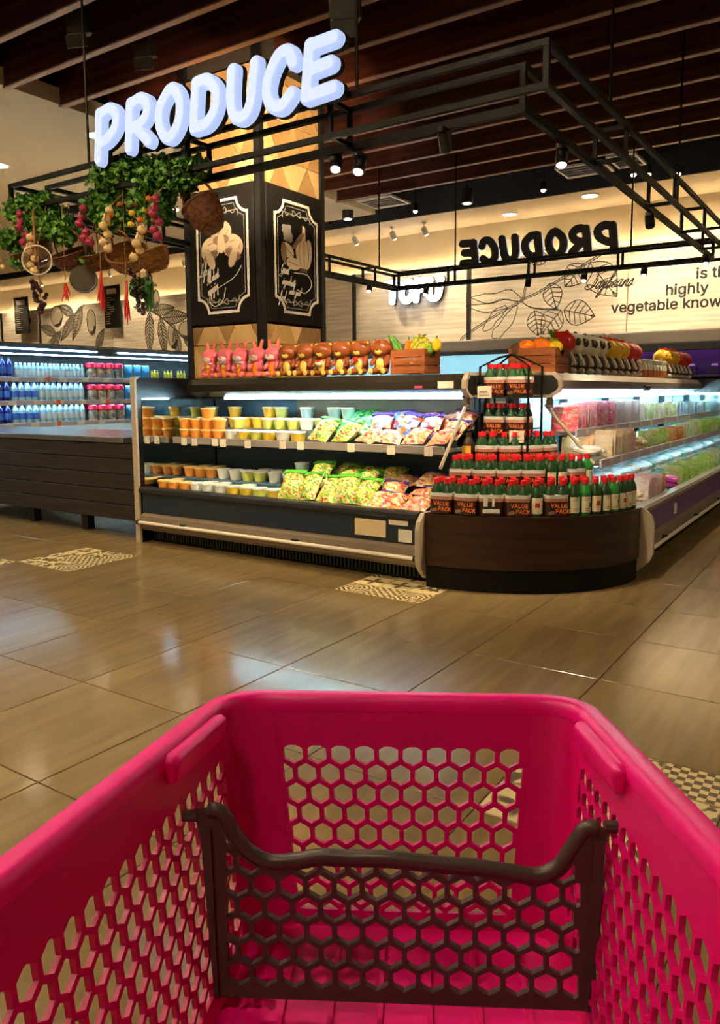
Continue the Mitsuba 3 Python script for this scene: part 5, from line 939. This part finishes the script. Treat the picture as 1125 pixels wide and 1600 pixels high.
def long_beans():
    t = thing('green_chilli_bunch', 'long green peppers hanging lowest in the middle garland', 'pepper bunch'); put('twine', tube([(-4.22, 3.66, 2.6), (-4.22, 3.66, 1.98)], .003, 5), 'twine', t)
    for k in range(7): put('pepper', tube([(-4.23 + .012 * k - .03, 3.66, 2.0), (-4.22 + .012 * k - .03, 3.655, 1.88), (-4.20 + .012 * k - .03, 3.66, 1.76 + .02 * (k % 3))], [.011, .013, .004], 7), 'leaf_dark', t, smooth=40)
long_beans()
for i, (x, z) in enumerate(((-4.443, 2.421), (-4.487, 2.375), (-4.177, 2.453), (-4.116, 2.412), (-4.225, 2.405), (-4.032, 2.339), (-4.144, 2.353), (-4.261, 2.339), (-4.338, 2.475), (-4.074, 2.48))):
    t = thing('mini_pumpkin', 'small orange gourd hanging among the leaves of the middle garland', 'gourd', 'orange gourds in the garland')
    put('gourd', ball((x, 3.55 + .02 * (i % 2), z), (.024, .024, .02), 2), ('carrot', 'gold_food', 'burlap')[i % 3], t, smooth=True); put('stalk', tube([(x, 3.56, z + .016), (x, 3.6, z + .05), (x, 3.66, 2.6)], .003, 5), 'twine', t)
def basket(x, z, r, h, m, label, rx=0., ry=0., name='wicker_basket'):
    t = thing(name, label, 'basket'); M = mx((x, 3.70, z), rx=rx, ry=ry)
    put('bowl', lathe([(r * .5, -h), (r * .85, -h * .6), (r, 0), (r * .93, 0), (r * .8, -h * .55), (r * .45, -h * .93)], 20), m, t, M, smooth=30)
    for k in range(5): put('band', lathe([(r * (.62 + .085 * k) + .006, -h * (.86 - .2 * k)), (r * (.62 + .085 * k) + .012, -h * (.82 - .2 * k)), (r * (.62 + .085 * k) + .006, -h * (.78 - .2 * k))], 20, False), m, t, M, smooth=30)
    put('handle', tube([M[:3, :3] @ [r * math.cos(a), 0, r * 1.1 * math.sin(a)] + M[:3, 3] for a in np.linspace(0, math.pi, 12)], .008, 6), m, t, smooth=40); top = M[:3, :3] @ [0, 0, r * 1.1] + M[:3, 3]; put('cord', tube([top, (top[0], 3.71, 2.61)], .004, 5), 'twine', t)
basket(-5.62, 2.36, .17, .15, 'wicker', 'brown wicker basket behind the left garlic string', rx=.5); basket(-5.10, 2.27, .17, .13, 'wicker', 'dark brown wicker basket behind the steel pan', rx=.45); basket(-4.78, 2.22, .14, .12, 'wicker', 'dark wicker basket right of the steel pan', rx=.3); basket(-4.48, 2.2, .15, .14, 'burlap', 'tan woven basket below the middle garlic string', rx=.6, ry=.4); basket(-4.22, 2.18, .12, .14, 'burlap', 'orange-brown woven basket left of the right garlic string', rx=.3, ry=-.2); basket(-3.74, 2.43, .13, .2, 'wicker', 'red-brown wicker cone at the right end of the garland', rx=.2, ry=-.5)
t = thing('glass_bowl', 'round shiny glass bowl with a wooden spoon hanging at the left of the frame', 'bowl')
put('bowl', lathe([(.02, -.03), (.07, -.022), (.10, .01), (.105, .03), (.1, .03), (.094, .012), (.066, -.014), (.02, -.02)], 28), 'bowl_glass', t, mx((-5.225, 3.50, 2.186), rx=1.45, rz=.8), smooth=30); put('rim', tube([(-5.225 + .105 * math.cos(a) * .7 + .02, 3.478 + .105 * math.cos(a) * .7, 2.186 + .105 * math.sin(a)) for a in np.linspace(0, 6.283, 29)], .006, 6), 'chrome', t, smooth=True)
put('spoon', join(tube([(-5.24, 3.49, 2.55), (-5.23, 3.485, 2.3), (-5.22, 3.48, 2.2)], .009, 8)), 'burlap', t, smooth=40); put('cord', tube([(-5.225, 3.50, 2.29), (-5.225, 3.59, 2.6)], .003, 5), 'twine', t)
mat('pan_steel', '#6a645a', .3, .8)
t = thing('saucepan', 'round steel saucepan hanging by its handle, bottom turned outwards', 'saucepan')
put('pan', lathe([(.0, -.004), (.085, -.004), (.092, .004), (.095, .08), (.1, .082), (.09, .08), (.086, .008), (.0, .006)], 28), 'pan_steel', t, mx((-4.875, 3.62, 2.041), rx=-1.5, rz=.85), smooth=30); put('handle', sqtube((-4.873, 3.66, 2.13), (-4.862, 3.66, 2.3), .02, .008), 'black', t); put('hook', tube([(-4.862, 3.66, 2.29), (-4.862, 3.67, 2.6)], .004, 5), 'metal_black', t)
# ------------------------------------------------------------------ shopping cart, in its own frame: x to the right, y forwards, z up
MC = fr((0, 0, 0), (.861, .509, 0), (-.509, .861, 0))
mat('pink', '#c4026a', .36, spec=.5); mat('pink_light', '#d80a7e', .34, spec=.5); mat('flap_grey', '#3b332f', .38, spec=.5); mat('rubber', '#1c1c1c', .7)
def hexgrid(x0, x1, y0, y1, pitch, gap, ox=0., oy=0.):
    r = (pitch - gap) / math.sqrt(3); dy = pitch * math.sqrt(3) / 2; clip = sbox(x0, y0, x1, y1); out = []
    for j in range(-2, int((y1 - y0) / dy) + 3):
        for i in range(-2, int((x1 - x0) / pitch) + 3):
            c = (x0 + ox + (i + .5 * (j % 2)) * pitch, y1 - oy - j * dy)
            h = Polygon([(c[0] + r * math.sin(k * math.pi / 3), c[1] + r * math.cos(k * math.pi / 3)) for k in range(6)]).intersection(clip)
            if h.area > .3 * pitch * pitch * .4: out.append(h)
    return out
def wall(tl, tr_, br, bl_, thick, margins, pitch=.0325, gap=.0066, n_out=None, ox=.016, oy=.014):
    """a panel between four corners (top left, top right, bottom right, bottom left seen from inside), with hexagonal holes"""
    tl, tr_, br, bl_ = (np.asarray(q, float) for q in (tl, tr_, br, bl_)); W = (np.linalg.norm(tr_ - tl) + np.linalg.norm(br - bl_)) / 2; H = (np.linalg.norm(tl - bl_) + np.linalg.norm(tr_ - br)) / 2
    l, r, b, t = margins; holes = hexgrid(l, W - r, b, H - t, pitch, gap, ox, oy)
    poly = sbox(0, 0, W, H).difference(unary_union(holes)); v, f = ext(poly, 0, thick)
    u, w_ = v[:, :1] / W, v[:, 1:2] / H; nrm = np.cross(tr_ - tl, tl - bl_); nrm /= np.linalg.norm(nrm)
    if nrm @ np.asarray(n_out) < 0: nrm = -nrm; f = f[:, ::-1]
    return bl_ * (1 - u) * (1 - w_) + br * u * (1 - w_) + tl * (1 - u) * w_ + tr_ * u * w_ + nrm * v[:, 2:3], f
TL0, TLc, TRc, TR0 = (-.365, .08, .875), (-.248, 1.051, .757), (.236, 1.051, .757), (.277, .08, .875)
BL0, BLc, BRc, BR0 = (-.30, .08, .465), (-.209, 1.003, .447), (.206, 1.003, .447), (.225, .08, .465)
def corner(a, c, b, t=.055, n=7):
    a, c, b = map(np.asarray, (a, c, b)); p0 = c + (a - c) / np.linalg.norm(a - c) * t; p1 = c + (b - c) / np.linalg.norm(b - c) * t; s = np.linspace(0, 1, n)[:, None]
    return (1 - s) ** 2 * p0 + 2 * s * (1 - s) * c + s * s * p1
tl, tr = corner(TL0, TLc, TRc), corner(TLc, TRc, TR0); blc, brc = corner(BL0, BLc, BRc), corner(BLc, BRc, BR0)
def sheet(top, bot, c, th=.012):
    top, bot = np.asarray(top), np.asarray(bot); n = len(top); mid = np.asarray(c); o = (top + bot) / 2 - mid; o[:, 2] = 0; o /= np.linalg.norm(o, axis=1, keepdims=True)
    v = np.vstack([top, bot, top + o * th, bot + o * th]); f = []
    for i in range(n - 1): f += [[i, i + 1, n + i + 1], [i, n + i + 1, n + i], [2*n+i, 3*n+i+1, 2*n+i+1], [2*n+i, 3*n+i, 3*n+i+1]]
    return v, np.array(f)
cart = thing('shopping_cart', 'bright pink plastic shopping cart with honeycomb holes, in the foreground', 'shopping cart')
C = lambda n, m, mt, par=cart, **k: put(n, m, mt, par, MC, **k)
C('side_wall', wall(TL0, tl[0], blc[0], BL0, .006, (.05, .006, .03, .068), n_out=(-1, 0, 0)), 'pink', label='left side wall with honeycomb holes')
C('front_wall', wall(tl[-1], tr[0], brc[0], blc[-1], .008, (.006, .006, .022, .062), n_out=(0, 1, 0), ox=.016, oy=.012), 'pink', label='front wall with honeycomb holes')
C('side_wall', wall(tr[-1], TR0, BR0, brc[-1], .006, (.006, .05, .03, .068), n_out=(1, 0, 0)), 'pink', label='right side wall with honeycomb holes')
C('corner', sheet(tl, blc, (0, .8, .6)), 'pink', smooth=True); C('corner', sheet(tr, brc, (0, .8, .6)), 'pink', smooth=True)
# rolled rim
path = np.vstack([np.linspace(TL0, tl[0], 8)[:-1], tl, np.linspace(tl[-1], tr[0], 6)[1:-1], tr, np.linspace(tr[-1], TR0, 8)[1:]])
prof = np.array([(-.003, -.012), (-.004, -.002), (.0, .007), (.006, .010), (.024, .008), (.031, .002), (.033, -.022), (.028, -.022), (.026, -.004), (.012, -.004), (.012, -.012)])
t_ = np.gradient(path, axis=0); t_ /= np.linalg.norm(t_, axis=1, keepdims=True); o_ = np.stack([-t_[:, 1], t_[:, 0], np.zeros(len(path))], 1); o_ /= np.linalg.norm(o_, axis=1, keepdims=True)
rv = np.vstack([path + o_ * a + np.array([0, 0, b]) for a, b in prof]); n_, m_ = len(path), len(prof); rf = []
for a in range(m_):
    b = (a + 1) % m_
    for i in range(n_ - 1): rf += [[a * n_ + i, a * n_ + i + 1, b * n_ + i + 1], [a * n_ + i, b * n_ + i + 1, b * n_ + i]]
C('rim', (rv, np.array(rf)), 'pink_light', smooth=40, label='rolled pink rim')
def along(a, b, s): return np.asarray(a) * (1 - s) + np.asarray(b) * s
for a, b, sgn in ((TLc, TL0, 1), (TRc, TR0, -1)):
    p0, p1 = along(a, b, .085), along(a, b, .235); off = np.array([sgn * .008, 0, -.006])
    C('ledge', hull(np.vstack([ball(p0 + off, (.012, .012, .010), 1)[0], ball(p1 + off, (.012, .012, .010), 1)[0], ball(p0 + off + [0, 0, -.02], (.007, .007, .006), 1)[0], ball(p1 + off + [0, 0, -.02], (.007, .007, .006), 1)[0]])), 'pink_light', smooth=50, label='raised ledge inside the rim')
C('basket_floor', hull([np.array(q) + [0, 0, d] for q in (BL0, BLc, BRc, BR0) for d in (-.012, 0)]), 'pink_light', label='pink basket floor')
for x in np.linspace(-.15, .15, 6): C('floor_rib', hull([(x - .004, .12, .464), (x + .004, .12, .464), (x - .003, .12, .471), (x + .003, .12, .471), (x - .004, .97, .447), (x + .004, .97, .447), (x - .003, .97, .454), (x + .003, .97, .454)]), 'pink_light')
C('back_wall', wall(TR0, TL0, BL0, BR0, .012, (.04, .04, .04, .08), n_out=(0, -1, 0)), 'pink')
# grey seat flap
top = np.array([(-0.248, 0.712), (-0.217, 0.71), (-0.202, 0.685), (-0.188, 0.665), (-0.173, 0.654), (-0.154, 0.649), (-0.123, 0.653), (-0.1, 0.658), (-0.07, 0.657), (-0.025, 0.658), (0.013, 0.655), (0.05, 0.652), (0.087, 0.65), (0.124, 0.645), (0.153, 0.642), (0.175, 0.652), (0.189, 0.673), (0.2, 0.692), (0.21, 0.702), (0.232, 0.7)])
top_s = smoothline(top, 4); outline = Polygon([*top_s, (.225, .66), (.213, .475), (-.226, .475), (-.238, .66)]).buffer(0)
hx = unary_union(hexgrid(-.212, .203, .488, .70, .0332, .0060, .012, .022)).intersection(outline.buffer(-.0105)); hx = unary_union([g for g in getattr(hx, 'geoms', [hx]) if g.area > 6e-5])
FY = .839
mf = MC @ fr((0, FY, 0), (1, 0, 0), (0, 0, 1))
put('flap', ext(outline.difference(hx), -.0038, .0038), 'flap_grey', cart, mf, label='dark grey seat flap with honeycomb holes')
put('flap_rim', tube([(x, z, 0) for x, z in top_s[2:-2]], .0085, 10), 'flap_grey', cart, mf, smooth=True, label='rounded dark grey top edge')
for x, s in ((-.244, -1), (.228, 1)): put('hinge_pin', tube([(x, .704, 0), (x + s * .018, .704, 0)], .007, 8), 'flap_grey', cart, mf, smooth=40)
for x0, x1, sgn in ((-.24, -.229, 1), (.215, .227, 1)): put('flap_edge', hull([(a, z, d) for d in (-.008, .008) for a, z in ((x0 + .011 * (x0 < 0) - .003 * (x0 > 0), .475), (x1 + .005 * (x0 < 0) - .008 * (x0 > 0), .475), (x0, .69), (x1 + .001, .69))]), 'flap_grey', cart, mf)
# handle, frame and castors below the basket
C('handle', tube([(-.37, .05, .90), (-.34, .0, .93), (.25, .0, .93), (.285, .05, .90)], .015, 10), 'flap_grey', smooth=40)
for x in (-.235, .165): C('frame', tube(smoothline([(x, .2, .45), (x, .16, .35), (x, .12, .16)], 5), .014, 8), 'flap_grey', smooth=40); C('frame', tube([(x, .12, .16), (x * .9, .80, .14)], .014, 8), 'flap_grey', smooth=40)
C('frame', tube([(-.2, .79, .14), (.148, .79, .14)], .014, 8), 'flap_grey', smooth=40); C('frame', tube([(-.235, .12, .16), (.165, .12, .16)], .014, 8), 'flap_grey', smooth=40)
for x, y in ((-.235, .12), (.165, .12), (-.2, .79), (.148, .79)):
    C('fork', cbox(x - .022, x + .022, y - .012, y + .012, .06, .15, .003), 'flap_grey'); C('castor', tf(lathe([(.03, -.013), (.05, -.011), (.052, 0), (.05, .011), (.03, .013)], 20), mx((x, y, .052), ry=math.pi / 2)), 'rubber', smooth=40)
# ------------------------------------------------------------------ alike neighbours: say which one, counted from the left
same = {}
for k_, l_ in labels.items():
    if '__' not in k_ and l_.get('label') and l_.get('category') and l_.get('group') not in ('round lamps over the shop floor', 'recessed downlights'): same.setdefault(l_['label'], []).append(k_)
def screen_x(k):
    d = scene.get(k) or next(v for n, v in scene.items() if n.startswith(k + '__'))
    v = np.asarray(meshkit.WRITTEN[d['filename']][0], float).mean(0)
    if 'to_world' in d: v = (np.array(d['to_world'].matrix) @ [*v, 1])[:3]
    q = v - EYE; return (q @ CAM_RIGHT) / (q @ CAM_FWD)
def nth(i): return ORD[i] if i < 20 else f"{i + 1}{ {1: 'st', 2: 'nd', 3: 'rd'}.get((i + 1) % 10, 'th') }"
for l_, ks in same.items():
    if len(ks) > 1:
        for i, k_ in enumerate(sorted(ks, key=screen_x)): labels[k_]['label'] = f'{l_}, {nth(i)} from left'
